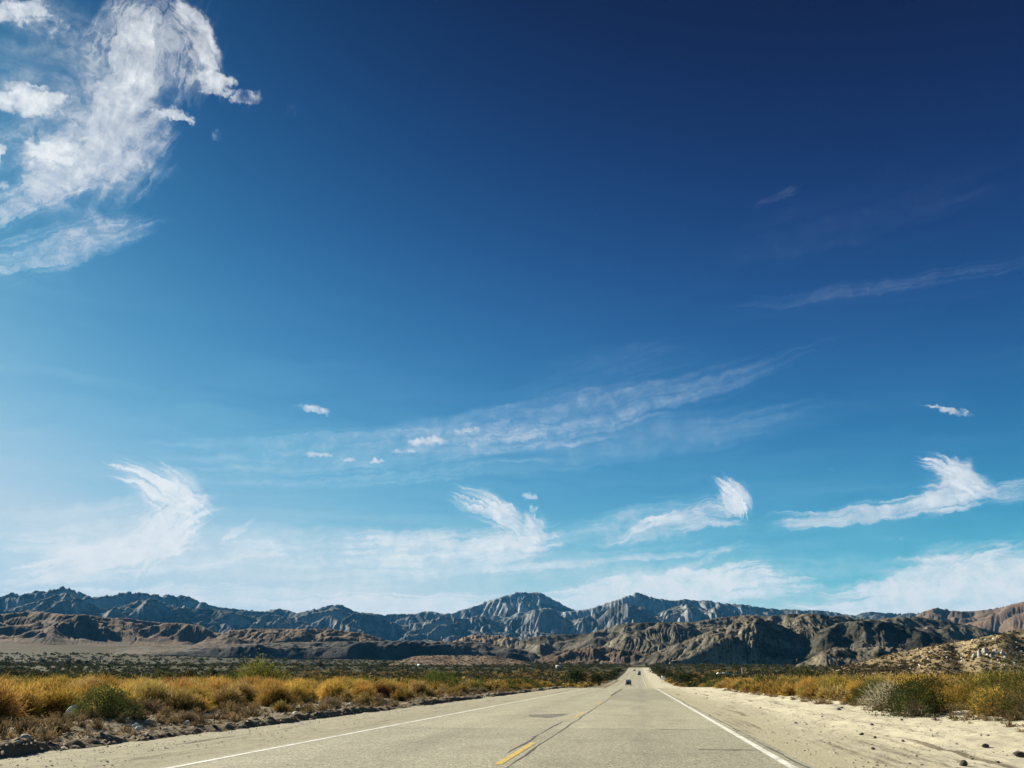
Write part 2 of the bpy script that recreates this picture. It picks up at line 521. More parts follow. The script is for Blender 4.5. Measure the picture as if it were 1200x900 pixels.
# ------------------------------------------------------------------ earth materials
def earth_material():
    m, N, b = new_mat("desert_ground", 0.95, 0.05)
    p = N.n('ShaderNodeNewGeometry').outputs['Position']
    s = N.n('ShaderNodeSeparateXYZ', {0: p})
    flat = N.n('ShaderNodeCombineXYZ', {0: s.outputs[0], 1: s.outputs[1], 2: 0.0}).outputs[0]
    r = N.n('ShaderNodeVectorMath', {0: flat}, operation='LENGTH').outputs['Value']
    sand = N.mix(N.rng(N.noise(p, 0.9, 6.0, 0.65), 0.3, 0.7), (0.36, 0.30, 0.22), (0.56, 0.49, 0.38))
    grit = N.noise(p, 28.0, 4.0, 0.7)
    sand = N.mix(N.rng(grit, 0.45, 0.75, 0.0, 0.6), sand, (0.20, 0.16, 0.12))
    # far plain: brown soil with dark creosote cover in bands and patches
    soil = N.mix(N.rng(N.noise(p, 0.006, 5.0, 0.6), 0.35, 0.65), (0.032, 0.017, 0.0065), (0.064, 0.036, 0.0135))
    cover = N.noise(N.vm('MULTIPLY', p, (0.0032, 0.012, 0.0)), 1.0, 6.0, 0.62)
    near_cover = N.rng(r, 2900.0, 420.0, 0.0, 0.34)
    cv = N.rng(N.m('ADD', cover, near_cover), 0.52, 0.66, 0.0, 1.0)
    dots = N.noise(p, 0.22, 4.0, 0.7)
    cv = N.m('MULTIPLY', cv, N.rng(dots, 0.34, 0.52, 0.25, 1.0))
    soil = N.mix(cv, soil, (0.050, 0.050, 0.026))
    col = N.mix(N.rng(r, 110.0, 420.0, 0.0, 1.0), sand, soil)
    N.t.links.new(col, b.inputs['Base Color'])
    bp = N.n('ShaderNodeBump', {'Strength': 0.5, 'Distance': 0.03, 'Height': N.noise(p, 14.0, 5.0, 0.7)})
    N.t.links.new(bp.outputs[0], b.inputs['Normal'])
    return m


def rock_material(name, gentle, steep, dark, scale, dark_amt=0.5, dot=0.0, s0=0.45, s1=0.8, dark_lo=0.48, namp=0.5, pale=None):
    """eroded hills: soil on gentle slopes, bare rock where steep, dark patches for scrub or painted-in shade"""
    m, N, b = new_mat(name, 0.95, 0.05)
    g = N.n('ShaderNodeNewGeometry')
    p = g.outputs['Position']
    nz = N.n('ShaderNodeSeparateXYZ', {0: g.outputs['Normal']}).outputs[2]
    slope = N.m('SUBTRACT', 1.0, nz)
    n1 = N.noise(p, scale, 6.0, 0.65)
    n2 = N.noise(p, scale * 4.3, 6.0, 0.7)
    bare = N.rng(N.m('ADD', slope, N.m('MULTIPLY', N.m('SUBTRACT', n2, 0.5), namp)), s0 * 0.5, s1 * 0.5)
    c = N.mix(bare, gentle, steep)
    c = N.mix(N.rng(n2, 0.25, 0.75), N.mix(0.30, c, (0.02, 0.02, 0.02)), N.mix(0.14, c, (0.8, 0.78, 0.72)))
    c = N.mix(N.rng(n1, dark_lo, dark_lo + 0.14, 0.0, dark_amt), c, dark)
    if pale:
        cx, cy, rad_, pc = pale
        dd = N.n('ShaderNodeVectorMath', {0: N.vm('MULTIPLY', p, (1, 1, 0)), 1: (cx, cy, 0)}, operation='DISTANCE').outputs['Value']
        pm = N.rng(N.m('MULTIPLY_ADD', N.m('SUBTRACT', n1, 0.5), rad_ * 2.2, dd), rad_, rad_ * 0.35)
        c = N.mix(N.m('MULTIPLY', pm, N.rng(n2, 0.40, 0.62)), c, pc)
    if dot:
        v = N.n('ShaderNodeTexVoronoi', {'Vector': p, 'Scale': dot, 'Randomness': 1.0})
        sp = N.rng(N.m('ADD', v.outputs['Distance'], N.m('MULTIPLY', N.m('SUBTRACT', n2, 0.5), 0.6)), 0.38, 0.26)
        c = N.mix(N.m('MULTIPLY', sp, 0.85), c, (0.035, 0.035, 0.022))
    N.t.links.new(c, b.inputs['Base Color'])
    bp = N.n('ShaderNodeBump', {'Strength': 0.7, 'Distance': 0.25 / scale * 0.08, 'Height': N.noise(p, scale * 9.0, 6.0, 0.7)})
    N.t.links.new(bp.outputs[0], b.inputs['Normal'])
    return m


# ------------------------------------------------------------------ eroded ranges
def erode(U, dr, dt_, steps, mexp, seed, z0, diff=0.0):
    """implicit stream-power erosion on a grid, open front and back edges"""
    nr, nc = U.shape
    rg = np.random.default_rng(seed)
    z = z0 + rg.random(U.shape) * U.max() * 0.03
    fixed = np.zeros(U.shape, bool)
    fixed[0] = fixed[-1] = True
    fixed[:, 0] = fixed[:, -1] = True
    idx = np.arange(nr * nc).reshape(nr, nc)
    dd = [(-1, 0, dr), (1, 0, dr), (0, -1, dt_), (0, 1, dt_)] + [(a, b_, math.hypot(dr, dt_)) for a in (-1, 1) for b_ in (-1, 1)]
    cell = dr * dt_
    for it in range(steps):
        z = z + U
        z[fixed] = 0
        zp = np.pad(z, 1, constant_values=1e9)
        best = np.zeros(U.shape); rec = idx.copy(); dist = np.ones(U.shape)
        jit = 1 + 0.15 * (rg.random((8,) + U.shape) - 0.5)
        for q, (a, b_, L) in enumerate(dd):
            s = (z - zp[1 + a:1 + a + nr, 1 + b_:1 + b_ + nc]) / L * jit[q]
            up = s > best
            best = np.where(up, s, best)
            ii = np.clip(np.arange(nr)[:, None] + a, 0, nr - 1) * nc + np.clip(np.arange(nc)[None, :] + b_, 0, nc - 1)
            rec = np.where(up, ii, rec); dist = np.where(up, L, dist)
        rec[fixed] = idx[fixed]
        order = np.argsort(z.ravel(), kind='stable')
        ol = order.tolist(); rl = rec.ravel().tolist()
        A = [cell] * (nr * nc)
        for i in reversed(ol):
            j = rl[i]
            if j != i:
                A[j] += A[i]
        F = (np.asarray(A) ** mexp / dist.ravel())
        F = (F / np.median(F) * 0.16).tolist()
        zl = z.ravel().tolist()
        for i in ol:
            j = rl[i]
            if j != i:
                f = F[i]
                v = zl[j]
                if zl[i] > v:
                    zl[i] = (zl[i] + f * v) / (1 + f)
        z = np.asarray(zl).reshape(nr, nc)
        if diff:
            zq = np.pad(z, 1, mode='edge')
            z = z + diff * (zq[:-2, 1:-1] + zq[2:, 1:-1] + zq[1:-1, :-2] + zq[1:-1, 2:] - 4 * z)
    return z


def gsm(a, sig):
    if sig <= 0: return a
    k = np.arange(-int(3 * sig) - 1, int(3 * sig) + 2); w = np.exp(-k ** 2 / (2 * sig * sig)); w /= w.sum()
    return np.convolve(np.pad(a, len(k) // 2, mode='edge'), w, 'valid')


def hill_range(name, ridge, r0, rr, r1, nc, nr, seed, mat, steps=30, mexp=0.45, rough=0.25, top=0.0, sharp=1.0, diff=0.0, sig=4.0, erosion=1.0, wander=0.25, crag=1.0, lumps=0, lump_slope=0.5, jag=1.0, soften=0, lump_up=0.012):
    """a range of hills whose crest follows the (azimuth, slope) points of `ridge`; eroded between radii r0..r1 with its crest near rr"""
    ra = np.array([q[0] for q in ridge]); rs = np.array([q[1] for q in ridge])
    a = np.linspace(ra[0], ra[-1], nc)
    S = np.interp(a, ra, rs)
    S = S + jag * 0.0012 * fbm(a * 2.3, a * 0 + seed, seed + 40, 5, 0.62) * (S / 0.06)
    r = np.linspace(r0, r1, nr)
    A, R = np.meshgrid(np.radians(a), r)
    X = R * np.sin(A); Y = R * np.cos(A)
    G = ground_z(X, Y)
    crest = rr + (r1 - r0) * wander * fbm(a / 3.0, a * 0 + seed, seed, 3)
    crest = np.clip(crest, r0 + 0.3 * (rr - r0), r1 - 0.15 * (r1 - r0))
    gc = np.array([np.interp(crest[i], r, G[:, i]) for i in range(nc)])
    Hraw = S * crest + EYE - gc
    H = np.maximum(Hraw, 0.5)
    t = np.where(R < crest, (R - r0) / (crest - r0), np.clip((r1 - R) / (r1 - crest) * (1 + 3 * top), 0, 1))
    t = np.clip(t, 0, 1)
    shape = t ** sharp
    fs = (r1 - r0) * 0.28
    n = np.maximum(1 + rough * fbm(X / fs, Y / fs, seed, 5, 0.6), 0.05)
    base = H * shape * n
    dr = (r1 - r0) / (nr - 1); dt_ = rr * math.radians(ra[-1] - ra[0]) / (nc - 1)
    if lumps:
        # many overlapping hills with straight flanks and crooked spurs
        rg = np.random.default_rng(seed + 5)
        wx = X + 0.10 * (r1 - r0) * fbm(X / ((r1 - r0) * 0.16), Y / ((r1 - r0) * 0.16), seed + 81, 4)
        wy = Y + 0.10 * (r1 - r0) * fbm(X / ((r1 - r0) * 0.16), Y / ((r1 - r0) * 0.16), seed + 82, 4)
        hill = base * 0.30
        for q in range(lumps):
            ci = rg.integers(int(nc * 0.01), int(nc * 0.99)); rj = r0 + (r1 - r0) * (0.06 + 0.80 * rg.random())
            j = int((rj - r0) / (r1 - r0) * (nr - 1))
            hq = H[ci] * shape[j, ci] * (0.55 + 0.55 * rg.random())
            th = rg.random() * math.pi
            ddx = wx - X[j, ci]; ddy = wy - Y[j, ci]
            u_ = ddx * math.cos(th) + ddy * math.sin(th); v_ = -ddx * math.sin(th) + ddy * math.cos(th)
            dq = np.hypot(u_ * (0.35 + 0.4 * rg.random()), v_)
            hill = np.maximum(hill, hq - lump_slope * (0.75 + 0.5 * rg.random()) * dq)
        base = hill
    for q in range(soften):
        bq = np.pad(base, 1, mode='edge')
        base = base * 0.4 + 0.15 * (bq[:-2, 1:-1] + bq[2:, 1:-1] + bq[1:-1, :-2] + bq[1:-1, 2:])
    if steps and lumps:
        z = erode(base * lump_up, dr, dt_, steps, mexp, seed, base, diff)
        z[:, :1] = 0; z[:, -1:] = 0
    elif steps:
        z = erode(base * 0.05, dr, dt_, steps, mexp, seed, base * 0.7, diff)
        z[:, :1] = 0; z[:, -1:] = 0
        zs = z * (H.mean() / max(z.max(axis=0).mean(), 1e-6))
        z = base * (1 - erosion) + zs * erosion
    else:
        z = base
    if crag:
        L = (r1 - r0) * 0.06
        cr = 0.10 * crag * (1 - np.abs(fbm(X / L, Y / L, seed + 60, 4, 0.6)) * 2) + 0.06 * crag * fbm(X / (L * 0.3), Y / (L * 0.3), seed + 70, 3, 0.6)
        z = np.maximum(z * (1 + cr) + H.mean() * 0.25 * cr * sstep(0.0, 0.3, z / H.mean()), 0)
    # scale every azimuth so that the crest seen from the road is the one wanted
    for it in range(3):
        need = (S * R + EYE - G)
        with np.errstate(divide='ignore', invalid='ignore'):
            q = np.where(z > 0.02 * z.max(), need / np.maximum(z, 1e-6), 1e9)
        q = np.clip(q, 0.02, 50)
        sc = q.min(axis=0)
        sc = np.exp(gsm(np.log(np.clip(sc, 0.05, 20)), sig if it < 2 else 2.5))
        z = z * sc
    edge = sstep(0, 0.03, np.linspace(0, 1, nc)) * sstep(0, 0.03, 1 - np.linspace(0, 1, nc))
    z = z * edge * sstep(0.3, 3.5, Hraw)
    skirt = np.zeros_like(z); skirt[0] = skirt[-1] = -6.0; skirt[:, 0] = skirt[:, -1] = -6.0
    Z = G + z + skirt - 0.3
    verts = np.stack([X, Y, Z], -1).reshape(-1, 3)
    i = np.arange(nr * nc).reshape(nr, nc)
    f = np.stack([i[:-1, :-1], i[:-1, 1:], i[1:, 1:], i[1:, :-1]], -1).reshape(-1, 4)
    ob = mesh_obj(name, verts, [f], [mat], smooth=True)
    tag(ob, kind='structure')
    ob['_h'] = 0
    del ob['_h']
    HILLS[name + str(seed)] = (a, r, G + z)
    return ob


HILLS = {}
RIDGE = {}
RIDGE["far"] = [(-52, 0.055), (-47, 0.07), (-44, 0.066), (-41.67, 0.07), (-40.08, 0.07456), (-39.27, 0.07796), (-38.15, 0.08225), (-37.25, 0.08443), (-36.69, 0.08661), (-36.04, 0.08974), (-35.47, 0.08715), (-34.53, 0.08086), (-34.16, 0.08113), (-33.43, 0.08383), (-32.46, 0.08751), (-31.54, 0.08715), (-30.74, 0.08469), (-29.95, 0.0858), (-29.04, 0.08478), (-28.2, 0.07947), (-27.56, 0.07549), (-26.93, 0.07394), (-25.78, 0.07259), (-24.88, 0.07063), (-24.05, 0.07186), (-23.48, 0.07458), (-22.93, 0.073), (-22.33, 0.06945), (-21.32, 0.07415), (-20.46, 0.07753), (-19.82, 0.08074), (-19.26, 0.07786), (-18.57, 0.07177), (-17.68, 0.07129), (-16.89, 0.06879), (-16.0, 0.07047), (-14.82, 0.07017), (-13.98, 0.07384), (-13.3, 0.07344), (-12.85, 0.07012), (-12.28, 0.07144), (-11.66, 0.07533), (-10.75, 0.07925), (-10.01, 0.08482), (-9.21, 0.08872), (-8.24, 0.09361), (-7.72, 0.09675), (-7.26, 0.09409), (-6.62, 0.09622), (-6.11, 0.09356), (-5.31, 0.08571), (-4.58, 0.07916), (-4.07, 0.07498), (-3.22, 0.07584), (-2.13, 0.08148), (-1.1, 0.08708), (-0.3, 0.09194), (0.16, 0.09416), (0.72, 0.09122), (1.32, 0.08722), (2.21, 0.08564), (2.64, 0.08427), (3.37, 0.08598), (4.13, 0.08336), (4.63, 0.0849), (5.26, 0.08156), (6.28, 0.07932), (7.13, 0.07854), (7.81, 0.07549), (8.43, 0.07386), (10.24, 0.07158), (11.56, 0.07028), (12.11, 0.06958), (12.65, 0.06689), (13.47, 0.06447), (13.82, 0.06521), (14.29, 0.0681), (15.1, 0.06637), (15.86, 0.06511), (16.38, 0.06511), (17.37, 0.06518), (19.12, 0.06078), (21.7, 0.05432), (24.94, 0.04688), (30, 0.05), (36, 0.04)]
RIDGE["farright"] = [(16.3, 0.05528), (17.38, 0.06605), (17.76, 0.06782), (18.15, 0.06993), (18.77, 0.06723), (19.57, 0.06521), (20.42, 0.06554), (21.27, 0.06728), (21.99, 0.06972), (22.75, 0.07291), (23.84, 0.07684), (25.29, 0.07805), (27.5, 0.076), (31, 0.066), (35, 0.05)]
RIDGE["right"] = [(-8.8, 0.03522), (-7.95, 0.04085), (-7.1, 0.04462), (-5.97, 0.04742), (-4.84, 0.04786), (-3.27, 0.04851), (-2.19, 0.05381), (-0.72, 0.06025), (0.79, 0.06097), (2.28, 0.06069), (3.7, 0.06039), (4.75, 0.06388), (5.89, 0.06572), (7.5, 0.06772), (8.38, 0.06558), (9.8, 0.0678), (11.03, 0.06731), (11.93, 0.06425), (12.88, 0.06474), (13.79, 0.06078), (14.81, 0.06032), (15.83, 0.06118), (16.87, 0.06197), (17.83, 0.05889), (18.54, 0.05682), (19.36, 0.053), (19.93, 0.05106), (20.6, 0.04739), (21.05, 0.04471), (22.38, 0.03759), (24.73, 0.02718), (28, 0.035), (33, 0.03)]
RIDGE["tan"] = [(8.8, 0.00307), (10.58, 0.00651), (12.35, 0.01204), (13.96, 0.01878), (15.54, 0.02622), (17.36, 0.03176), (18.57, 0.03478), (19.8, 0.03814), (21.03, 0.04247), (22.48, 0.04651), (24.18, 0.0505), (26.19, 0.0525), (28.5, 0.05), (31.5, 0.04), (35, 0.024), (38, 0.008)]
RIDGE["badl"] = [(-52, 0.036), (-47, 0.05), (-44, 0.054), (-41.53, 0.0572), (-39.09, 0.06039), (-37.96, 0.0636), (-37.06, 0.0646), (-35.83, 0.06235), (-34.65, 0.063), (-33.38, 0.06022), (-32.39, 0.06069), (-31.21, 0.05771), (-30.28, 0.05633), (-29.24, 0.05673), (-28.13, 0.05446), (-27.28, 0.04845), (-26.01, 0.0416), (-24.69, 0.03737)]
RIDGE["lowh"] = [(-28.99, 0.03468), (-28.02, 0.03843), (-27.14, 0.04223), (-26.37, 0.04987), (-24.78, 0.05232), (-23.36, 0.05223), (-21.22, 0.05272), (-19.93, 0.05299), (-18.93, 0.05036), (-18.33, 0.04952), (-17.27, 0.04593), (-16.37, 0.04044), (-15.24, 0.03496)]
RIDGE["brown"] = [(-13.02, 0.03602), (-11.9, 0.0417), (-11.17, 0.04646), (-9.93, 0.04744), (-8.8, 0.04651), (-7.67, 0.04273), (-5.98, 0.03518)]
RIDGE["dark"] = [(-33.47, 0.02762), (-31.16, 0.03242), (-28.24, 0.03485), (-24.69, 0.03648), (-22.6, 0.03821), (-20.46, 0.03901), (-16.7, 0.04041), (-14.59, 0.0406), (-11.62, 0.03985), (-10.1, 0.03894), (-8.24, 0.03333), (-5.99, 0.02491)]
RIDGE["fan"] = [(-17.11, 0.01272), (-15.75, 0.01826), (-14.66, 0.02385), (-13.28, 0.0253), (-11.6, 0.02489), (-9.92, 0.02491), (-8.8, 0.02306), (-7.39, 0.01842), (-6.0, 0.01379)]
RIDGE["front"] = [(-6.83, 0.01934), (-5.71, 0.02584), (-4.75, 0.03141), (-3.18, 0.03321), (-1.95, 0.03454), (-0.96, 0.03029), (0.03, 0.0302), (0.95, 0.02552), (2.29, 0.01812)]
RIDGE["spurA"] = [(-0.71, 0.01918), (0.96, 0.02737), (2.91, 0.03915), (4.58, 0.04998), (6.23, 0.05885), (7.49, 0.06495), (8.52, 0.06093), (9.6, 0.0515), (10.8, 0.03952), (11.99, 0.0304), (13.16, 0.02147)]
RIDGE["spurB"] = [(9.42, 0.02198), (10.54, 0.03779), (11.48, 0.05003), (12.68, 0.05766), (13.68, 0.05861), (14.89, 0.05852), (16.05, 0.05365), (17.17, 0.04716), (18.24, 0.0391), (19.1, 0.03378), (20.12, 0.02523)]
RIDGE["round"] = [(7.15, 0.03123), (8.28, 0.04732), (9.5, 0.06062), (10.73, 0.067), (11.59, 0.06709), (12.46, 0.06132), (13.36, 0.04942), (14.24, 0.03688)]
RIDGE["farspur"] = [(-50, 0.045), (-46, 0.062), (-43.5, 0.055), (-41.53, 0.0572), (-39.99, 0.06638), (-38.92, 0.06465), (-37.7, 0.07219), (-36.67, 0.07976), (-35.95, 0.08461), (-34.97, 0.07753), (-33.82, 0.06866), (-32.91, 0.07182), (-32.01, 0.07854), (-31.05, 0.08135), (-30.01, 0.0734), (-28.76, 0.07312), (-27.49, 0.07233), (-26.55, 0.07045), (-25.38, 0.06539), (-23.92, 0.06773), (-22.46, 0.06447), (-21.04, 0.07142), (-19.8, 0.07554), (-18.84, 0.0701), (-17.73, 0.06986), (-16.89, 0.06575), (-15.58, 0.05743), (-13.91, 0.06237), (-12.79, 0.06773), (-11.36, 0.06546), (-10.4, 0.06935), (-8.8, 0.05981), (-7.38, 0.056)]
RIDGE["farspurb"] = [(-9.09, 0.05505), (-7.66, 0.06844), (-6.63, 0.0761), (-5.67, 0.07414), (-4.37, 0.06349), (-3.12, 0.06816), (-1.86, 0.07663), (-0.55, 0.08216), (0.4, 0.07814), (1.26, 0.06938), (2.51, 0.07765), (3.4, 0.08025), (4.24, 0.07245), (5.35, 0.0773), (6.4, 0.0718), (7.6, 0.06584), (8.61, 0.05999)]
RIDGE["knob"] = [(9.35, 0.0114), (10.41, 0.01833), (11.32, 0.02701), (12.25, 0.03254), (13.22, 0.03015), (14.69, 0.03242), (16.09, 0.02952), (16.96, 0.02255), (17.81, 0.01573)]


M_far = rock_material("far_range_rock", (0.07, 0.069, 0.067), (0.27, 0.27, 0.272), (0.022, 0.024, 0.024), 0.0016, 0.85, pale=(-1150.0, 9700.0, 1600.0, (0.46, 0.46, 0.465)))
M_brown = rock_material("brown_badland_rock", (0.145, 0.077, 0.035), (0.10, 0.063, 0.037), (0.032, 0.027, 0.024), 0.006, 0.7)
M_rugged = rock_material("rugged_hill_rock", (0.105, 0.08, 0.047), (0.20, 0.172, 0.115), (0.020, 0.020, 0.016), 0.010, 0.85, dot=0.13)
M_shade_hill = rock_material("painted_shade_hill_rock", (0.075, 0.058, 0.036), (0.10, 0.082, 0.055), (0.016, 0.017, 0.014), 0.010, 0.9, dot=0.13, dark_lo=0.40)  # hill rock darkened in its colour to paint the shade on this slope
M_tanrock = rock_material("tan_ridge_rock", (0.25, 0.17, 0.095), (0.20, 0.145, 0.09), (0.07, 0.055, 0.04), 0.010, 0.5, dot=0.1)
M_shade_scarp = rock_material("painted_shade_scarp", (0.12, 0.075, 0.046), (0.024, 0.020, 0.019), (0.014, 0.013, 0.013), 0.006, 0.6, s0=0.02, s1=0.07, namp=0.03)  # steep face coloured near black in place of shade, gentle top stays brown
M_fan = rock_material("orange_fan_soil", (0.15, 0.082, 0.036), (0.13, 0.072, 0.036), (0.075, 0.05, 0.03), 0.010, 0.5, dot=0.12, dark_lo=0.55)
M_tan = rock_material("tan_hillside", (0.235, 0.165, 0.072), (0.30, 0.24, 0.14), (0.15, 0.105, 0.05), 0.03, 0.6)
M_earth = earth_material()

# ------------------------------------------------------------------ ground sheet, out past the mountains
ga = np.concatenate([np.linspace(-180, -56, 50, endpoint=False), np.linspace(-56, 44, 640, endpoint=False), np.linspace(44, 180, 54, endpoint=False)])
gr = np.concatenate([[2.0], np.geomspace(3.0, 16000, 330)])
GA, GR = np.meshgrid(np.radians(ga), gr)
gx = GR * np.sin(GA); gy = GR * np.cos(GA)
gz = ground_z(gx, gy, carve=True)
nv_r, nv_a = gx.shape
gv = np.concatenate([np.stack([gx, gy, gz], -1).reshape(-1, 3), [[0, 0, -0.3]]])
gi = np.arange(nv_r * nv_a).reshape(nv_r, nv_a)
gn = np.roll(gi, -1, axis=1)
gq = np.stack([gi[:-1], gn[:-1], gn[1:], gi[1:]], -1).reshape(-1, 4)
gt = np.stack([np.full(nv_a, nv_r * nv_a), gn[0], gi[0]], -1)
tag(mesh_obj("ground", gv, [gq, gt], [M_earth], smooth=True), kind='structure')

hill_range("mountains", RIDGE['far'], 8000, 10400, 13200, 1060, 160, 11, M_far, steps=36, mexp=0.43, rough=0.7, wander=0.35, lumps=120, lump_slope=0.45, lump_up=0.07, crag=0.35, jag=0.14, sig=9)
hill_range("mountains", RIDGE['farspur'], 6300, 7300, 8300, 740, 110, 25, M_far, steps=26, mexp=0.43, rough=0.6, wander=0.3, lumps=70, lump_slope=0.5, lump_up=0.06, crag=0.4, jag=0.2, sig=4)
hill_range("mountains", RIDGE['farspurb'], 6600, 7500, 8500, 340, 110, 26, M_far, steps=26, mexp=0.43, rough=0.6, wander=0.3, lumps=40, lump_slope=0.5, lump_up=0.06, crag=0.4, jag=0.2, sig=4)
hill_range("mountains", RIDGE['farright'], 4300, 5600, 6800, 420, 120, 12, M_brown, steps=10, mexp=0.42, rough=0.8, lumps=70, crag=0.6, jag=0.5)
hill_range("hills", RIDGE['badl'], 2750, 3350, 4000, 760, 140, 13, M_brown, steps=10, mexp=0.42, rough=0.8, wander=0.5, lumps=110, lump_slope=0.38, crag=0.8, jag=0.4)
hill_range("hills", RIDGE['lowh'], 2650, 2850, 3150, 300, 80, 14, M_brown, steps=8, mexp=0.40, rough=0.8, wander=0.4, lumps=26, lump_slope=0.3, soften=3, jag=0.25, crag=0.7)
hill_range("hills", RIDGE['brown'], 2560, 2750, 2950, 150, 50, 15, M_tanrock, steps=8, mexp=0.4, rough=0.8, lumps=24, jag=0.6)
hill_range("hills", RIDGE['right'], 1980, 2700, 3350, 880, 190, 16, M_rugged, steps=9, mexp=0.42, rough=0.8, wander=0.5, lumps=120, lump_slope=0.36, crag=0.9, jag=0.45, soften=2)
hill_range("hills", RIDGE['dark'], 2005, 2050, 2500, 420, 110, 17, M_shade_scarp, steps=6, mexp=0.38, rough=0.7, erosion=0.35, top=3.0, wander=0.10, crag=0.7, jag=0.4)
hill_range("hills", RIDGE['fan'], 1420, 1540, 1700, 160, 44, 18, M_fan, steps=10, mexp=0.38, rough=0.6, erosion=0.15, crag=0.5, jag=0.4)
hill_range("hills", RIDGE['front'], 1700, 1810, 1980, 190, 60, 19, M_brown, steps=8, mexp=0.4, rough=1.0, lumps=26, jag=0.5)
hill_range("hills", RIDGE['spurA'], 1480, 1760, 2000, 260, 110, 20, M_rugged, steps=10, mexp=0.4, rough=0.8, wander=0.4, lumps=16, lump_slope=0.30, crag=1.1, jag=0.3, soften=5)
hill_range("hills", RIDGE['round'], 1640, 1860, 2100, 200, 90, 24, M_rugged, steps=6, mexp=0.4, rough=0.5, wander=0.3, lumps=10, lump_slope=0.3, crag=0.6, jag=0.2, soften=6)
hill_range("hills", RIDGE['spurB'], 1460, 1575, 1900, 260, 110, 21, M_shade_hill, steps=16, mexp=0.4, rough=0.5, erosion=0.3, crag=0.5, jag=0.2)
hill_range("hills", RIDGE['knob'], 980, 1100, 1250, 200, 70, 22, M_rugged, steps=8, mexp=0.4, rough=0.8, lumps=30, lump_slope=0.42, crag=1.4, jag=0.6)
hill_range("hills", RIDGE['tan'], 400, 640, 900, 760, 150, 23, M_tan, steps=8, mexp=0.38, rough=0.7, erosion=0.12, sharp=0.8, crag=0.5, jag=0.4)

# ------------------------------------------------------------------ air that turns the far range blue
if HAZE_DENSITY:
    hz = bpy.data.materials.new("thin_air")
    hz.use_nodes = True
    N = NT(hz.node_tree)
    pv = N.n('ShaderNodeVolumePrincipled', {'Color': HAZE_COLOR, 'Density': HAZE_DENSITY, 'Anisotropy': 0.0})
    N.n('ShaderNodeOutputMaterial', {'Volume': pv.outputs[0]})
    x0, x1, y0, y1, z0, z1 = -16500, 16500, -16500, 16500, -4.0, 1300.0
    hv = np.array([[x, y, z] for x in (x0, x1) for y in (y0, y1) for z in (z0, z1)], float)
    hf = np.array([[0, 1, 3, 2], [4, 6, 7, 5], [0, 4, 5, 1], [2, 3, 7, 6], [0, 2, 6, 4], [1, 5, 7, 3]])
    tag(mesh_obj("haze", hv, [hf], [hz]), kind='stuff', label='thin blue air between the road and the far mountains', cat='haze')

# ------------------------------------------------------------------ road, shoulders, berm
RX0, RX1 = -6.32, 2.22          # edges of the asphalt


def road_y():
    return np.concatenate([np.arange(-8, 60, 0.5), np.geomspace(60, 1240, 220)])


def road_z(x, y):
    return profile(np.hypot(x, y))


def strip(name, xs, ys, zf, mat, parent=None, kind='structure', smooth=True):
    XX, YY = np.meshgrid(xs, ys)
    ZZ = zf(XX, YY)
    n, m_ = XX.shape
    i = np.arange(n * m_).reshape(n, m_)
    f = np.stack([i[:-1, :-1], i[:-1, 1:], i[1:, 1:], i[1:, :-1]], -1).reshape(-1, 4)
    o = mesh_obj(name, np.stack([XX, YY, ZZ], -1).reshape(-1, 3), [f], [mat], parent=parent, smooth=smooth)
    if parent is None:
        tag(o, kind=kind)
    return o


def asphalt():
    m, N, b = new_mat("weathered_asphalt", 0.85, 0.25)
    p = N.n('ShaderNodeNewGeometry').outputs['Position']
    s = N.n('ShaderNodeSeparateXYZ', {0: p})
    x, y = s.outputs[0], s.outputs[1]
    wob = N.m('MULTIPLY', N.m('SUBTRACT', N.noise(p, 1.2, 3.0), 0.5), 0.5)
    yy = N.m('ADD', y, wob)
    chip = N.noise(p, 30.0, 3.0, 0.75)
    chip2 = N.noise(p, 9.0, 4.0, 0.75)
    base = N.mix(N.rng(N.noise(N.vm('MULTIPLY', p, (0.9, 0.12, 1.0)), 1.0, 5.0, 0.6), 0.3, 0.7), (0.31, 0.289, 0.205), (0.415, 0.39, 0.282))
    # coarser and darker chip seal close by, a paler overlay beyond it, a darker repair further on
    near = N.rng(yy, 20.9, 20.6, 0.0, 1.0)
    base = N.mix(N.m('MULTIPLY', near, 0.30), base, (0.16, 0.155, 0.125))
    rep = N.m('MULTIPLY', N.m('MULTIPLY', N.rng(yy, 46.6, 47.4), N.rng(yy, 100.0, 84.0)), N.m('MULTIPLY', N.rng(x, -1.75, -1.65), N.rng(x, 1.75, 1.6)))
    base = N.mix(N.m('MULTIPLY', rep, 0.32), base, (0.13, 0.115, 0.08))
    # oil-darkened centres of the lanes and polished wheel tracks
    lane = N.m('ABSOLUTE', N.m('SUBTRACT', N.m('ABSOLUTE', N.m('ADD', x, 1.9)), 1.95))
    oil = N.m('MULTIPLY', N.rng(lane, 0.7, 0.0, 0.0, 0.42), N.rng(N.noise(N.vm('MULTIPLY', p, (1.0, 0.08, 1.0)), 1.3, 4.0), 0.35, 0.65))
    base = N.mix(oil, base, (0.10, 0.09, 0.07))
    base = N.mix(N.rng(chip, 0.50, 0.62, 0.0, 0.8), base, (0.05, 0.05, 0.046))
    base = N.mix(N.rng(chip2, 0.60, 0.75, 0.0, 0.35), base, (0.09, 0.088, 0.075))
    base = N.mix(N.rng(chip, 0.46, 0.34, 0.0, 0.7), base, (0.60, 0.57, 0.47))
    stain = N.noise(p, 0.55, 5.0, 0.7)
    base = N.mix(N.rng(stain, 0.50, 0.72, 0.0, 0.40), base, (0.13, 0.115, 0.085))
    # cracked transverse joints
    N.t.links.new(base, b.inputs['Base Color'])
    bp = N.n('ShaderNodeBump', {'Strength': 0.7, 'Distance': 0.008, 'Height': chip})
    N.t.links.new(bp.outputs[0], b.inputs['Normal'])
    return m


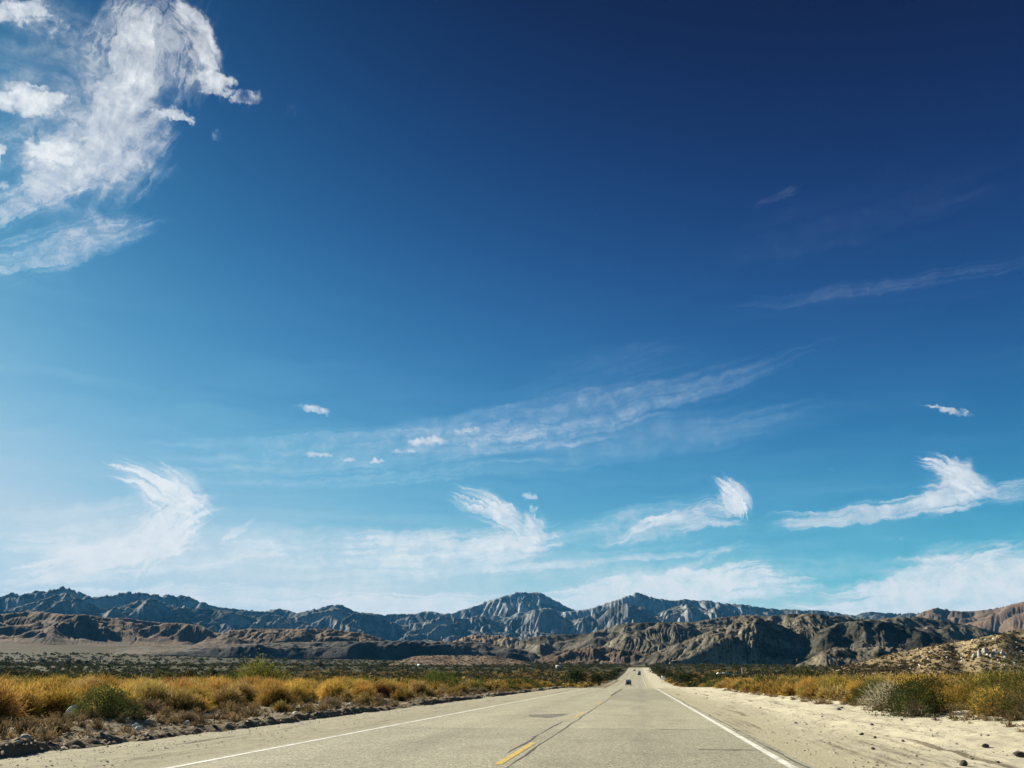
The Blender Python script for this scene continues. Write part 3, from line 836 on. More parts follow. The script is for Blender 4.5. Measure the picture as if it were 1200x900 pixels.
def gravel(name, a, c, dark, xa, xb, far_col, tracks):
    """roadside dirt, grey near the asphalt and paler further out"""
    m, N, b = new_mat(name, 0.95, 0.05)
    p = N.n('ShaderNodeNewGeometry').outputs['Position']
    x = N.n('ShaderNodeSeparateXYZ', {0: p}).outputs[0]
    n1 = N.noise(p, 0.8, 6.0, 0.65)
    t = N.rng(N.m('ADD', x, N.m('MULTIPLY', N.m('SUBTRACT', n1, 0.5), 2.2)), xa, xb)
    col = N.mix(t, a, c)
    col = N.mix(N.rng(N.noise(p, 2.3, 6.0, 0.7), 0.35, 0.7, 0.0, 0.5), col, far_col)
    tr = N.noise(N.vm('MULTIPLY', p, (2.6, 0.10, 1.0)), 1.0, 5.0, 0.65, 0.4)
    col = N.mix(N.rng(tr, 0.56, 0.68, 0.0, tracks), col, dark)
    g = N.noise(p, 38.0, 3.0, 0.75)
    col = N.mix(N.rng(g, 0.56, 0.70, 0.0, 0.55), col, dark)
    col = N.mix(N.rng(N.noise(p, 9.0, 4.0, 0.7), 0.60, 0.72, 0.0, 0.5), col, dark)
    N.t.links.new(col, b.inputs['Base Color'])
    bp = N.n('ShaderNodeBump', {'Strength': 0.8, 'Distance': 0.03, 'Height': N.noise(p, 11.0, 6.0, 0.75)})
    N.t.links.new(bp.outputs[0], b.inputs['Normal'])
    return m


def paint(name, col, wear):
    m, N, b = new_mat(name, 0.7, 0.25)
    p = N.n('ShaderNodeNewGeometry').outputs['Position']
    w = N.m('MULTIPLY_ADD', N.noise(p, 30.0, 3.0, 0.75), 0.55, N.m('MULTIPLY', N.noise(p, 2.2, 5.0, 0.7), 0.45))
    c = N.mix(N.rng(w, wear, wear + 0.10), col, (0.26, 0.25, 0.19))
    c = N.mix(N.rng(N.noise(p, 6.0, 4.0), 0.4, 0.7, 0.0, 0.25), c, (0.30, 0.28, 0.22))
    N.t.links.new(c, b.inputs['Base Color'])
    return m


M_asphalt = asphalt()
M_left = gravel("gravel_left", (0.36, 0.33, 0.25), (0.30, 0.28, 0.21), (0.10, 0.09, 0.07), -9.0, -6.6, (0.44, 0.40, 0.31), 0.6)
M_right = gravel("sand_right", (0.38, 0.35, 0.25), (0.55, 0.50, 0.385), (0.14, 0.115, 0.08), 2.6, 5.0, (0.43, 0.39, 0.295), 0.85)
M_berm = gravel("berm_dirt_painted_shade", (0.30, 0.25, 0.17), (0.15, 0.12, 0.085), (0.05, 0.04, 0.03), -10.1, -9.5, (0.20, 0.16, 0.11), 0.2)  # dirt coloured darker on the road side, painting in that face's shade
M_white = paint("white_road_paint", (0.74, 0.73, 0.68), 0.505)
M_yellow = paint("yellow_road_paint", (0.60, 0.40, 0.06), 0.50)
M_yellow_worn = paint("worn_yellow_road_paint", (0.58, 0.41, 0.09), 0.49)
M_tar = plain("tar", (0.075, 0.07, 0.058), 0.7, var=0.4, scale=3.0)

road = strip("road", np.linspace(RX0, RX1, 13), road_y(), lambda x, y: road_z(x, y) + 0.02, M_asphalt)


def ribbon(name, x0, width, ya, yb, mat, wob=0.0, seed=0, lift=0.004, step=0.35):
    n = max(2, int((yb - ya) / step))
    ys = np.linspace(ya, yb, n) if yb < 200 else np.concatenate([np.arange(ya, 60, step), np.geomspace(60, yb, 220)])
    c = x0 + wob * fbm(ys / 2.3, ys * 0 + seed, seed, 4)
    w = width * (0.5 if wob == 0 else 0.5 * np.clip(0.75 + 0.9 * fbm(ys / 1.1, ys * 0 + 5, seed + 9, 3), 0.25, 1.6))
    XX = np.stack([c - w, c + w], 1); YY = np.stack([ys, ys], 1)
    ZZ = road_z(XX, YY) + 0.02 + lift
    k = np.arange(len(ys) * 2).reshape(-1, 2)
    f = np.stack([k[:-1, 0], k[:-1, 1], k[1:, 1], k[1:, 0]], -1)
    return mesh_obj(name, np.stack([XX, YY, ZZ], -1).reshape(-1, 3), [f], [mat], parent=road)


ribbon("edge_line", 1.93, 0.115, -6, 1230, M_white)
ribbon("edge_line", -6.10, 0.10, -6, 1230, M_white)
dash0 = 12.3
k = 0
while dash0 + 14.2 * k < 1150:
    ya = dash0 + 14.2 * k
    ribbon("centre_dash", -1.95, 0.105, ya - 0.2, ya + 3.9, M_yellow if k == 0 else M_yellow_worn)
    k += 1
ribbon("tar_seam", -1.76, 0.04, 4, 90, M_tar, wob=0.05, seed=3)
ribbon("tar_seam", -2.10, 0.035, 14, 24, M_tar, wob=0.05, seed=4)
ribbon("tar_seam", 2.12, 0.045, 7, 60, M_tar, wob=0.10, seed=6)


def patch(name, pts, mat):
    v = np.array([[x, y, float(road_z(x, y)) + 0.024] for x, y in pts])
    return mesh_obj(name, v, [np.arange(len(pts))[None, :]], [mat], parent=road)


M_patch = plain("dark_asphalt_patch", (0.13, 0.12, 0.095), 0.85, var=0.3, scale=6.0)
patch("asphalt_patch", [(-3.35, 27.0), (-2.75, 26.2), (-2.42, 27.6), (-2.36, 29.6), (-2.9, 28.9), (-3.6, 28.4)], M_patch)
for (cx0, cx1, cy, sd) in ((-1.7, 1.8, 20.8, 1), (-6.0, -2.6, 26.6, 2), (-1.7, 1.75, 47.2, 5), (-1.6, 1.85, 9.4, 7), (0.9, 2.2, 15.1, 8)):
    xs_ = np.linspace(cx0, cx1, 40)
    cyy = cy + 0.12 * fbm(xs_ / 0.7, xs_ * 0 + sd, sd, 3)
    wv = 0.030 * np.clip(0.6 + fbm(xs_ / 0.3, xs_ * 0 + 2, sd + 3, 2), 0.1, 1.4) * (1 + cy / 30)
    XX = np.stack([xs_, xs_], 1); YY = np.stack([cyy - wv, cyy + wv], 1)
    kk = np.arange(80).reshape(-1, 2)
    mesh_obj("road_crack", np.stack([XX, YY, road_z(XX, YY) + 0.024], -1).reshape(-1, 3),
             [np.stack([kk[:-1, 0], kk[1:, 0], kk[1:, 1], kk[:-1, 1]], -1)], [M_tar if sd in (7, 8) else M_patch], parent=road)

fine_y = np.concatenate([np.arange(-8, 6, 0.25), np.arange(6, 45, 0.09), np.geomspace(45, 1235, 520)])


def left_z(x, y):
    r = np.hypot(x, y)
    lump = 0.02 * fbm(x / 0.5, y / 0.9, 31, 4) + 0.012 * fbm(x / 0.12, y / 0.2, 33, 3)
    fade = sstep(-6.3, -6.7, x)
    out = 0.6 * sstep(-9.6, -10.4, x)
    return profile(r) + 0.012 + fade * lump - out * 0.0


def right_z(x, y):
    r = np.hypot(x, y)
    e = x + 0.6 * fbm(y / 4.0, y * 0, 41, 3)
    mound = side_rise(x, r) + 0.10 * sstep(4.2, 5.6, e) * (1 - sstep(6.4, 7.6, e)) * (0.6 + fbm(x / 2, y / 3, 45, 3)) * (1 - sstep(100, 200, r))
    lump = 0.05 * fbm(x / 0.9, y / 1.3, 43, 4) * sstep(3.0, 5.0, x) + 0.018 * fbm(x / 0.15, y / 0.2, 47, 3) * sstep(2.4, 3.2, x)
    return profile(r) + 0.012 + mound + lump - 0.8 * sstep(11.5, 12.5, x)


strip("gravel_shoulder", np.linspace(-10.6, RX0 + 0.06, 54), fine_y, left_z, M_left)
strip("sandy_shoulder", np.concatenate([np.linspace(RX1 - 0.06, 8, 76), np.linspace(8.1, 12.5, 26)]), fine_y, right_z, M_right)


def berm_z(x, y):
    r = np.hypot(x, y)
    e = x + 0.22 * fbm(y / 1.6, y * 0 + 3, 51, 4) + 0.05 * fbm(y / 0.3, y * 0, 53, 2)
    gap = np.clip(0.72 + 0.95 * fbm(y / 5.0, y * 0 + 8, 55, 3), 0.12, 1.25)
    up = sstep(-9.22, -9.52, e) * (0.17 * gap + 0.09 * fbm(x / 0.22, y / 0.26, 57, 4))
    down = sstep(-9.9, -11.0, e)
    back = side_rise(x, r) + 0.03
    z = up * (1 - down) + back * down
    z = z * (1 - 0.4 * sstep(120, 220, r)) + 0.03 * fbm(x / 0.4, y / 0.4, 59, 3) * sstep(-9.2, -9.5, e)
    return profile(r) + z - 0.06 * (1 - sstep(-9.05, -9.22, x)) - 0.35 * sstep(-11.9, -12.4, x)


berm_y = np.concatenate([np.arange(-8, 8, 0.2), np.arange(8, 40, 0.07), np.geomspace(40, 420, 520)])
strip("dirt_berm", np.concatenate([np.linspace(-12.4, -10.2, 20), np.linspace(-10.1, -9.0, 28)]), berm_y, berm_z, M_berm, smooth=False)


# ------------------------------------------------------------------ plants
def leaf_mat(name, trans=0.35, var=0.35):
    m = bpy.data.materials.new(name)
    m.use_nodes = True
    N = NT(m.node_tree)
    a = N.n('ShaderNodeAttribute', attribute_name='tint')
    oi = N.n('ShaderNodeObjectInfo')
    k = N.rng(oi.outputs['Random'], 0.0, 1.0, 1 - var, 1 + var * 0.6)
    c = N.vm('SCALE', a.outputs['Color'])
    N.t.links.new(k, c.node.inputs['Scale'])
    hs = N.n('ShaderNodeHueSaturation', {'Hue': N.rng(N.m('FRACT', N.m('MULTIPLY', oi.outputs['Random'], 7.13)), 0, 1, 0.490, 0.518), 'Color': c})
    d = N.n('ShaderNodeBsdfDiffuse', {'Color': hs.outputs[0]})
    t = N.n('ShaderNodeBsdfTranslucent', {'Color': hs.outputs[0]})
    mx = N.n('ShaderNodeMixShader', {0: trans, 1: d.outputs[0], 2: t.outputs[0]})
    N.n('ShaderNodeOutputMaterial', {'Surface': mx.outputs[0]})
    return m


M_leaf = leaf_mat("foliage")
M_leaf_far = leaf_mat("scrub_foliage", 0.2, 0.0)
M_twig = plain("twig_bark", (0.14, 0.10, 0.07), 0.9, var=0.3)
M_bark = plain("bark", (0.10, 0.075, 0.055), 0.95, var=0.3)


def unit(v):
    return v / np.maximum(np.linalg.norm(v, axis=-1, keepdims=True), 1e-9)


def blades(base, mid, tip, w0, w1, c0, c1, c2, g):
    """thin two-segment blades: verts, quads, tris, colours"""
    n = len(base)
    side = unit(np.cross(tip - base, g.normal(size=(n, 3))))
    V = np.concatenate([base - side * w0[:, None], base + side * w0[:, None], mid - side * w1[:, None], mid + side * w1[:, None], tip])
    i = np.arange(n)
    Q = np.stack([i, i + n, i + 3 * n, i + 2 * n], 1)
    T = np.stack([i + 2 * n, i + 3 * n, i + 4 * n], 1)
    C = np.concatenate([c0, c0, c1, c1, c2])
    return V, Q, T, C


def join(parts):
    V, Q, T, C = [], [], [], []
    o = 0
    for v, q, t, c in parts:
        V.append(v); C.append(c)
        if len(q): Q.append(q + o)
        if len(t): T.append(t + o)
        o += len(v)
    return np.concatenate(V), (np.concatenate(Q) if Q else np.zeros((0, 4), int)), (np.concatenate(T) if T else np.zeros((0, 3), int)), np.concatenate(C)


def dome_points(n, g, R, H, inner=0.0, low=-0.05):
    th = g.random(n) * 2 * np.pi
    sz = low + (1 - low) * g.random(n) ** 0.85
    cz = np.sqrt(np.clip(1 - sz * sz, 0, 1))
    rad_ = 1 - (1 - inner) * 0.35 * g.random(n) ** 1.5
    rad_ = rad_ * np.where(g.random(n) < 0.05, 1.10 + 0.22 * g.random(n), 1.0)
    lob = 1 + 0.28 * np.sin(th * 3 + g.random() * 6) * cz + 0.12 * np.sin(th * 5 + g.random() * 6)
    return np.stack([np.cos(th) * cz * R * rad_ * lob, np.sin(th) * cz * R * rad_ * lob, np.maximum(sz, 0.02) * H * rad_], 1)


def brush(seed, n, R, H, root, tipc, midc, width=0.006, fuzz=2, spread=0.35, sway=(0.10, 0.02, 0.0)):
    """feathery bush: stems fanning from a crown of roots, each carrying finer twigs"""
    g = np.random.default_rng(seed)
    tip = dome_points(n, g, R, H)
    a = g.random(n) * 2 * np.pi
    rr_ = np.sqrt(g.random(n)) * R * spread
    base = np.stack([np.cos(a) * rr_, np.sin(a) * rr_, np.zeros(n)], 1) * 0.6 + tip * np.array([0.25, 0.25, 0.0])
    base[:, 2] = 0.0
    tip = tip + np.array(sway) * H * g.random((n, 1)) + g.normal(size=(n, 3)) * 0.05 * R
    tip[:, 2] = np.maximum(tip[:, 2], 0.03)
    mid = base * 0.42 + tip * 0.58 + np.array([0, 0, 0.10]) * H * (0.5 + g.random((n, 1))) + g.normal(size=(n, 3)) * 0.03 * R
    v = (0.75 + 0.5 * g.random((n, 1)))
    pn_ = 0.8 + 0.45 * (vnoise(tip[:, 0] / R * 2.5 + 9, tip[:, 1] / R * 2.5 + 4, seed)[:, None])
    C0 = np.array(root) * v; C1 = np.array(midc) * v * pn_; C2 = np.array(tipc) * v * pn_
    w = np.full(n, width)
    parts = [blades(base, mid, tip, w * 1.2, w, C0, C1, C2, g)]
    for _ in range(fuzz):
        t = 0.35 + 0.6 * g.random((n, 1))
        s = mid * (1 - t) + tip * t
        d = unit(tip - mid) + g.normal(size=(n, 3)) * 0.55 + np.array([0, 0, 0.25])
        L = (0.10 + 0.16 * g.random((n, 1))) * H
        e = s + unit(d) * L
        parts.append(blades(s, (s + e) / 2, e, w * 0.9, w * 0.9, C1, (C1 + C2) / 2, C2, g))
    return join(parts)


def leafy(seed, n, R, H, leafc, leafc2, size=0.03, stems=60):
    """denser green shrub: woody stems plus small leaf blades in clusters"""
    g = np.random.default_rng(seed)
    nc_ = max(12, n // 28)
    cl = dome_points(nc_, g, R * 0.9, H * 0.92, inner=0.0)
    which = g.integers(0, nc_, n)
    c = cl[which] + g.normal(size=(n, 3)) * np.array([R * 0.13, R * 0.13, H * 0.10])
    c[:, 2] = np.maximum(c[:, 2], 0.03)
    d = unit(c * np.array([1, 1, 0.6]) + g.normal(size=(n, 3)) * 0.7 * R + np.array([0, 0, 0.6 * R]))
    L = size * (1.2 + 1.8 * g.random((n, 1)))
    e = c + d * L
    v = 0.65 + 0.7 * g.random((n, 1)); mixv = g.random((nc_, 1))[which]
    C = (np.array(leafc) * (1 - mixv) + np.array(leafc2) * mixv) * v
    w = np.full(n, size * 0.42)
    fol = blades(c, (c + e) / 2, e, w * 0.5, w, C, C, C, g)
    tip = cl[g.integers(0, nc_, stems)]
    base = tip * np.array([0.12, 0.12, 0]) + g.normal(size=(stems, 3)) * np.array([0.05, 0.05, 0]) * R
    mid = base * 0.5 + tip * 0.5 + g.normal(size=(stems, 3)) * 0.05 * R
    ws = np.full(stems, 0.009)
    CS = np.tile(np.array([[0.12, 0.09, 0.065]]), (stems, 1))
    st = blades(base, mid, tip, ws, ws * 0.7, CS, CS, CS, g)
    return fol, st


def mesh_of(name, geo, mat):
    V, Q, T, C = geo
    o = mesh_obj(name, V, [Q, T] if len(T) else [Q], [mat], attr={'tint': C})
    return o


GOLD = (0.68, 0.42, 0.105); GOLD_MID_SHADED = (0.24, 0.14, 0.04); ROOT_SHADED = (0.06, 0.042, 0.028)  # brown lower stems, darkened further to paint shadow inside the bushes
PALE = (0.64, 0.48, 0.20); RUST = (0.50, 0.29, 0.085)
gold_geo = [brush(100 + q, 1500, 0.72, 0.74, ROOT_SHADED, (GOLD, PALE, GOLD, RUST, GOLD)[q], (GOLD_MID_SHADED, GOLD_MID_SHADED, (0.29, 0.19, 0.055), (0.20, 0.115, 0.04), GOLD_MID_SHADED)[q], 0.0055) for q in range(5)]
olive_geo = [join(list(leafy(200 + q, 2600, 0.78, 0.80, ((0.13, 0.125, 0.032), (0.085, 0.085, 0.028), (0.19, 0.155, 0.04))[q], ((0.22, 0.19, 0.05), (0.055, 0.055, 0.022), (0.32, 0.235, 0.06))[q], 0.026, 90))) for q in range(3)]
dry_geo = [brush(300 + q, 520, 0.62, 0.52, (0.10, 0.07, 0.05), ((0.22, 0.16, 0.10), (0.34, 0.26, 0.17))[q], ((0.15, 0.105, 0.07), (0.25, 0.19, 0.13))[q], 0.006, 3) for q in range(2)]
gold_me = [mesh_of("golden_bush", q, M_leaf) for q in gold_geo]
olive_me = [mesh_of("olive_shrub", q, M_leaf) for q in olive_geo]
dry_me = [mesh_of("dry_brush", q, M_leaf) for q in dry_geo]
used = set()


def put(proto, x, y, s, h, rz, label, cat, group, lift=0.0):
    if proto.name in used:
        o = proto.copy(); COL.objects.link(o)
    else:
        o = proto; used.add(proto.name)
    o.location = (x, y, base_z(x, y) - 0.03 + lift)
    o.rotation_euler = (0, 0, rz)
    o.scale = (s, s, h)
    tag(o, label, cat, group)
    return o


def base_z(x, y):
    """top of whatever ground is there"""
    r = math.hypot(x, y)
    if -12.2 < x < -9.3 and r < 400:
        return float(berm_z(np.array(x), np.array(y)))
    if 2.2 < x < 11.4:
        return float(right_z(np.array(x), np.array(y)))
    return float(ground_z(x, y))


def in_view(x, y, pad=2.0):
    a_ = math.degrees(math.atan2(x, y))
    return -40.5 - pad < a_ < 24.5 + pad


# places already taken by the plants and rocks that stand out: (x, y, radius)
FEATURES = [(-11.9, 18.4, 0.9), (-12.9, 18.9, 0.5), (-18.3, 40.5, 1.9), (-16.2, 70.0, 2.2), (7.3, 25.3, 1.1), (8.7, 21.4, 1.5), (8.0, 30.5, 0.9), (9.6, 38.0, 1.1),
            (9.0, 27.0, 0.9), (-11.2, 17.0, 0.7), (-10.8, 15.9, 0.7), (-12.1, 17.3, 0.5), (-11.6, 16.3, 0.5)]


def free(x, y, r):
    return all((x - a_) ** 2 + (y - b_) ** 2 > (r + c_) ** 2 for a_, b_, c_ in FEATURES)


cand = []
g = np.random.default_rng(21)
# brush fields either side: jittered rows, thinning with distance
for side in (-1, 1):
    for yy_ in np.arange(6, 118, 1.12):
        for j in range(0, 34):
            step = 1.16
            xx_ = (-10.75 - j * step if side < 0 else 8.2 + j * step) + g.normal() * 0.30
            y2 = yy_ + g.normal() * 0.30
            if side > 0 and j == 0:
                xx_ += 0.4 * float(fbm(np.array(y2 / 5.0), np.array(0.0), 71, 2))
            r = math.hypot(xx_, y2)
            if not in_view(xx_, y2, 11) or r < 11:
                continue
            if g.random() < (0.37 if side < 0 else 0.22):
                continue
            big = 0.5 + 0.5 * float(fbm(np.array(xx_ / 6.0), np.array(y2 / 6.0), 61, 3))
            sp = float(fbm(np.array(xx_ / 4.5), np.array(y2 / 4.5), 63, 3)) + g.normal() * 0.16
            if side < 0:
                kind = 'gold' if sp < 0.30 else ('olive' if g.random() < 0.35 else 'dry')
                if j == 0 and g.random() < 0.40: kind = 'dry'
                if y2 > 55 and g.random() < 0.22: kind = 'olive'
                s = (0.66 + 0.5 * big + 0.22 * g.random())
            else:
                kind = 'gold' if sp < 0.18 else ('olive' if g.random() < 0.75 else 'dry')
                s = (0.85 + 0.5 * big + 0.25 * g.random())
            if kind == 'dry': s *= 0.8
            if j == 0: s *= 0.42 + 0.42 * g.random()
            if j == 1 and g.random() < 0.4: s *= 0.7
            if free(xx_, y2, 0.45 * s):
                cand.append((s / r, side, kind, j, xx_, y2, s))
cand.sort(reverse=True)
limit = {('gold', -1): 190, ('gold', 1): 100, ('olive', -1): 80, ('olive', 1): 80, ('dry', -1): 90, ('dry', 1): 40}
meshes = {'gold': gold_me, 'olive': olive_me, 'dry': dry_me}
words = {'gold': ("golden feathery bush", "bush"), 'olive': ("olive green leafy shrub", "shrub"), 'dry': ("low brown dead looking brush", "dry brush")}
count = {}
rest = []
for size, side, kind, j, x, y, s in cand:
    key = (kind, side)
    if count.get(key, 0) >= limit[key] or y > 62 or not in_view(x, y, 1.5):
        rest.append((side, kind, x, y, s)); continue
    count[key] = count.get(key, 0) + 1
    w, cat = words[kind]
    if side < 0:
        where = "in the front row on the dirt berm" if j <= 1 else "crowded into the brush field behind the dirt berm"
    else:
        where = "in the front row at the edge of the pale sand" if j <= 1 else "crowded into the brush behind the pale sand"
    pool = [gold_me[0], gold_me[1], gold_me[2], gold_me[4]] if (kind == 'gold' and side > 0) else meshes[kind]
    q = pool[int(g.integers(0, len(pool)))]
    put(q, x, y, s, s * (0.92 + 0.2 * g.random()), g.random() * 6.28, w + " " + where, cat, w + " " + where)


def merged(name, rows, lod, label, cat):
    parts = []
    gg = np.random.default_rng(5)
    for (kind, x, y, s, h, tint) in rows:
        V, Q, T, C = lod[kind][int(gg.integers(0, len(lod[kind])))]
        a_ = gg.random() * 6.28
        ca, sa = math.cos(a_), math.sin(a_)
        P = np.stack([(V[:, 0] * ca - V[:, 1] * sa) * s + x, (V[:, 0] * sa + V[:, 1] * ca) * s + y, V[:, 2] * h + base_z(x, y) - 0.03], 1)
        parts.append((P, Q, T, C * tint))
    V, Q, T, C = join(parts)
    o = mesh_obj(name, V, [q for q in (Q, T) if len(q)], [M_leaf_far], attr={'tint': C})
    return tag(o, label, cat, kind='stuff')


lod = {'gold': [brush(400 + q, 230, 0.72, 0.74, ROOT_SHADED, (GOLD, PALE, RUST)[q], GOLD_MID_SHADED, 0.016, 1) for q in range(3)],
       'olive': [join(list(leafy(420 + q, 380, 0.78, 0.80, ((0.10, 0.115, 0.03), (0.06, 0.07, 0.025))[q], (0.16, 0.15, 0.045), 0.075, 12))) for q in range(2)],
       'dry': [brush(440, 120, 0.62, 0.5, (0.10, 0.07, 0.05), (0.24, 0.175, 0.11), (0.16, 0.11, 0.075), 0.016, 1)]}
merged("brush_cover", [(k_, x, y, s, s, 0.85 + 0.3 * g.random()) for (sd, k_, x, y, s) in rest], lod, "mixed golden and olive brush filling the fields beside the road further off", "brush")

gt = np.random.default_rng(88)
tufts = []
for q in range(1300):
    y = 9 + 70 * gt.random() ** 1.4
    x = (-9.75 - 2.6 * gt.random()) if gt.random() < 0.68 else (7.0 + 2.0 * gt.random())
    if in_view(x, y, 1):
        sz_ = 0.12 + 0.32 * gt.random() ** 2
        tufts.append(('gold' if gt.random() < 0.5 else 'dry', x, y, sz_, sz_, 0.6 + 0.6 * gt.random()))
merged("dry_grass", tufts, {k_: [brush(460 + q, 60, 0.7, 0.8, ROOT_SHADED, (0.42, 0.32, 0.15) if k_ == 'gold' else (0.20, 0.15, 0.10), (0.25, 0.18, 0.09), 0.02, 1) for q in range(2)] for k_ in ('gold', 'dry')}, "short dry grass and twigs between the bushes along the road edges", "grass")


def clump(seed, n=26):
    g_ = np.random.default_rng(seed)
    c = dome_points(n, g_, 0.8, 0.85)
    t1 = unit(g_.normal(size=(n, 3))); t2 = unit(np.cross(t1, g_.normal(size=(n, 3))))
    sz = 0.30 + 0.22 * g_.random((n, 1))
    V = np.concatenate([c - t1 * sz, c + t1 * sz * 0.8 + t2 * sz * 0.4, c + t2 * sz + np.array([0, 0, 0.1])])
    V[:, 2] = np.maximum(V[:, 2], -0.05)
    i = np.arange(n)
    v = 0.7 + 0.6 * g_.random((n, 1))
    return V, np.zeros((0, 4), int), np.stack([i, i + n, i + 2 * n], 1), np.tile(v, (3, 3))


clumps = [clump(500 + q) for q in range(6)]


def scatter(name, rows, label, cat, zf=None):
    """rows: x, y, radius, height, colour"""
    rows = np.asarray(rows, float)
    n = len(rows)
    V = np.stack([clumps[q % 6][0] for q in range(6)])          # 6, m, 3
    m_ = V.shape[1]
    tri = clumps[0][2]
    gg = np.random.default_rng(9)
    pick = gg.integers(0, 6, n); a_ = gg.random(n) * 6.28
    P = V[pick]
    ca, sa = np.cos(a_)[:, None], np.sin(a_)[:, None]
    X = (P[:, :, 0] * ca - P[:, :, 1] * sa) * rows[:, 2:3] + rows[:, 0:1]
    Y = (P[:, :, 0] * sa + P[:, :, 1] * ca) * rows[:, 2:3] + rows[:, 1:2]
    z0 = ground_z(rows[:, 0], rows[:, 1]) if zf is None else zf(rows[:, 0], rows[:, 1])
    Z = P[:, :, 2] * rows[:, 3:4] + z0[:, None] - 0.05
    VV = np.stack([X, Y, Z], -1).reshape(-1, 3)
    CC = (np.stack([c[3] for c in clumps])[pick] * rows[:, None, 4:7]).reshape(-1, 3)
    TT = (tri[None] + (np.arange(n) * m_)[:, None, None]).reshape(-1, 3)
    o = mesh_obj(name, VV, [TT], [M_leaf_far], attr={'tint': CC})
    return tag(o, label, cat, kind='stuff')


g = np.random.default_rng(33)
N_SC = 24000
rr_ = np.exp(np.log(95) + (np.log(2000) - np.log(95)) * g.random(N_SC) ** 0.85)
aa_ = -52 + 90 * g.random(N_SC)
sx = rr_ * np.sin(np.radians(aa_)); sy = rr_ * np.cos(np.radians(aa_))
band = fbm(sx / 160, sy / 55, 77, 4)
keep = (np.abs(sx + 1) > 11.5 + 2.0 * g.random(N_SC)) & (band > -0.35 + 0.35 * g.random(N_SC) - 0.25) 
keep &= ~((rr_ < 118) & (np.abs(sx) < 45))
sx, sy, rr_, aa_ = sx[keep], sy[keep], rr_[keep], aa_[keep]
n_ = len(sx)
kindv = g.random(n_) + 0.55 * fbm(sx / 70, sy / 70, 79, 3)
goldish = (kindv < 0.34) & (rr_ < 750) & (aa_ > -26)
tanish = kindv > 0.95
colr = np.tile(np.array([0.062, 0.066, 0.030]), (n_, 1)) * (0.7 + 0.7 * g.random((n_, 1)))
colr[goldish] = np.array([0.36, 0.24, 0.07]) * (0.7 + 0.5 * g.random((goldish.sum(), 1)))
colr[tanish] = np.array([0.15, 0.115, 0.065]) * (0.7 + 0.5 * g.random((tanish.sum(), 1)))
szs = (0.7 + 0.9 * g.random(n_) ** 2) * (1 + rr_ / 900.0)
szs *= np.where(goldish, 1.0, 1.15)
scatter("desert_scrub", np.column_stack([sx, sy, szs, szs * (0.62 + 0.3 * g.random(n_)), colr]), "dark olive and tan scrub dotted over the rising plain", "scrub")

# ------------------------------------------------------------------ plants that stand out
def special(name, loc, fol, st, label, cat, scale=1.0, group=None):
    t = thing(name, (loc[0], loc[1], base_z(*loc) - 0.03), random.random() * 6.28, scale)
    tag(t, label, cat, group)
    f = mesh_of("foliage", fol, M_leaf); f.parent = t
    s = mesh_of("stems", st, M_twig if False else M_leaf); s.parent = t
    return t


G1, G2 = (0.085, 0.125, 0.035), (0.13, 0.15, 0.05)
fol, st = leafy(601, 5200, 0.68, 0.72, (0.085, 0.125, 0.04), (0.12, 0.155, 0.055), 0.022, 120)
special("green_bush", (-11.9, 18.4), fol, st, "fresh green feathery bush beside the white rock on the left berm", "bush")
fol, st = leafy(602, 5600, 1.5, 1.75, (0.21, 0.22, 0.045), (0.10, 0.105, 0.035), 0.045, 120)
special("yellow_green_bush", (-18.3, 40.5), fol, st, "tall yellow green bush rising above the golden field on the left", "bush")
fol, st = leafy(603, 5200, 2.0, 1.45, (0.15, 0.17, 0.04), (0.075, 0.095, 0.03), 0.05, 120)
special("green_bush", (-16.2, 70.0), fol, st, "wide grass green bush where the golden field thins out towards the road", "bush")
fol, st = leafy(604, 6500, 0.95, 1.0, (0.075, 0.10, 0.03), (0.05, 0.065, 0.022), 0.024, 150)
special("dark_green_bush", (7.3, 25.3), fol, st, "dense dark green bush standing out onto the pale sand on the right", "bush")
fol, st = leafy(605, 8000, 1.25, 1.2, (0.15, 0.125, 0.04), (0.085, 0.08, 0.028), 0.022, 260)
special("olive_brown_bush", (8.7, 21.4), fol, st, "big olive brown bush at the right edge, nearest the camera there", "bush")
fol, st = leafy(606, 4200, 0.85, 0.95, (0.08, 0.095, 0.03), (0.12, 0.12, 0.035), 0.026, 120)
special("dark_green_bush", (9.6, 38.0), fol, st, "smaller dark green bush among golden ones, left of the bare grey bush", "bush")
bare = mesh_of("bare_bush", brush(607, 420, 0.75, 0.85, (0.30, 0.25, 0.19), (0.55, 0.48, 0.36), (0.40, 0.33, 0.25), 0.006, 3), M_leaf)
bare.location = (8.0, 30.5, base_z(8.0, 30.5) - 0.03)
tag(bare, "bare pale grey twiggy bush at the edge of the pale sand", "bush")
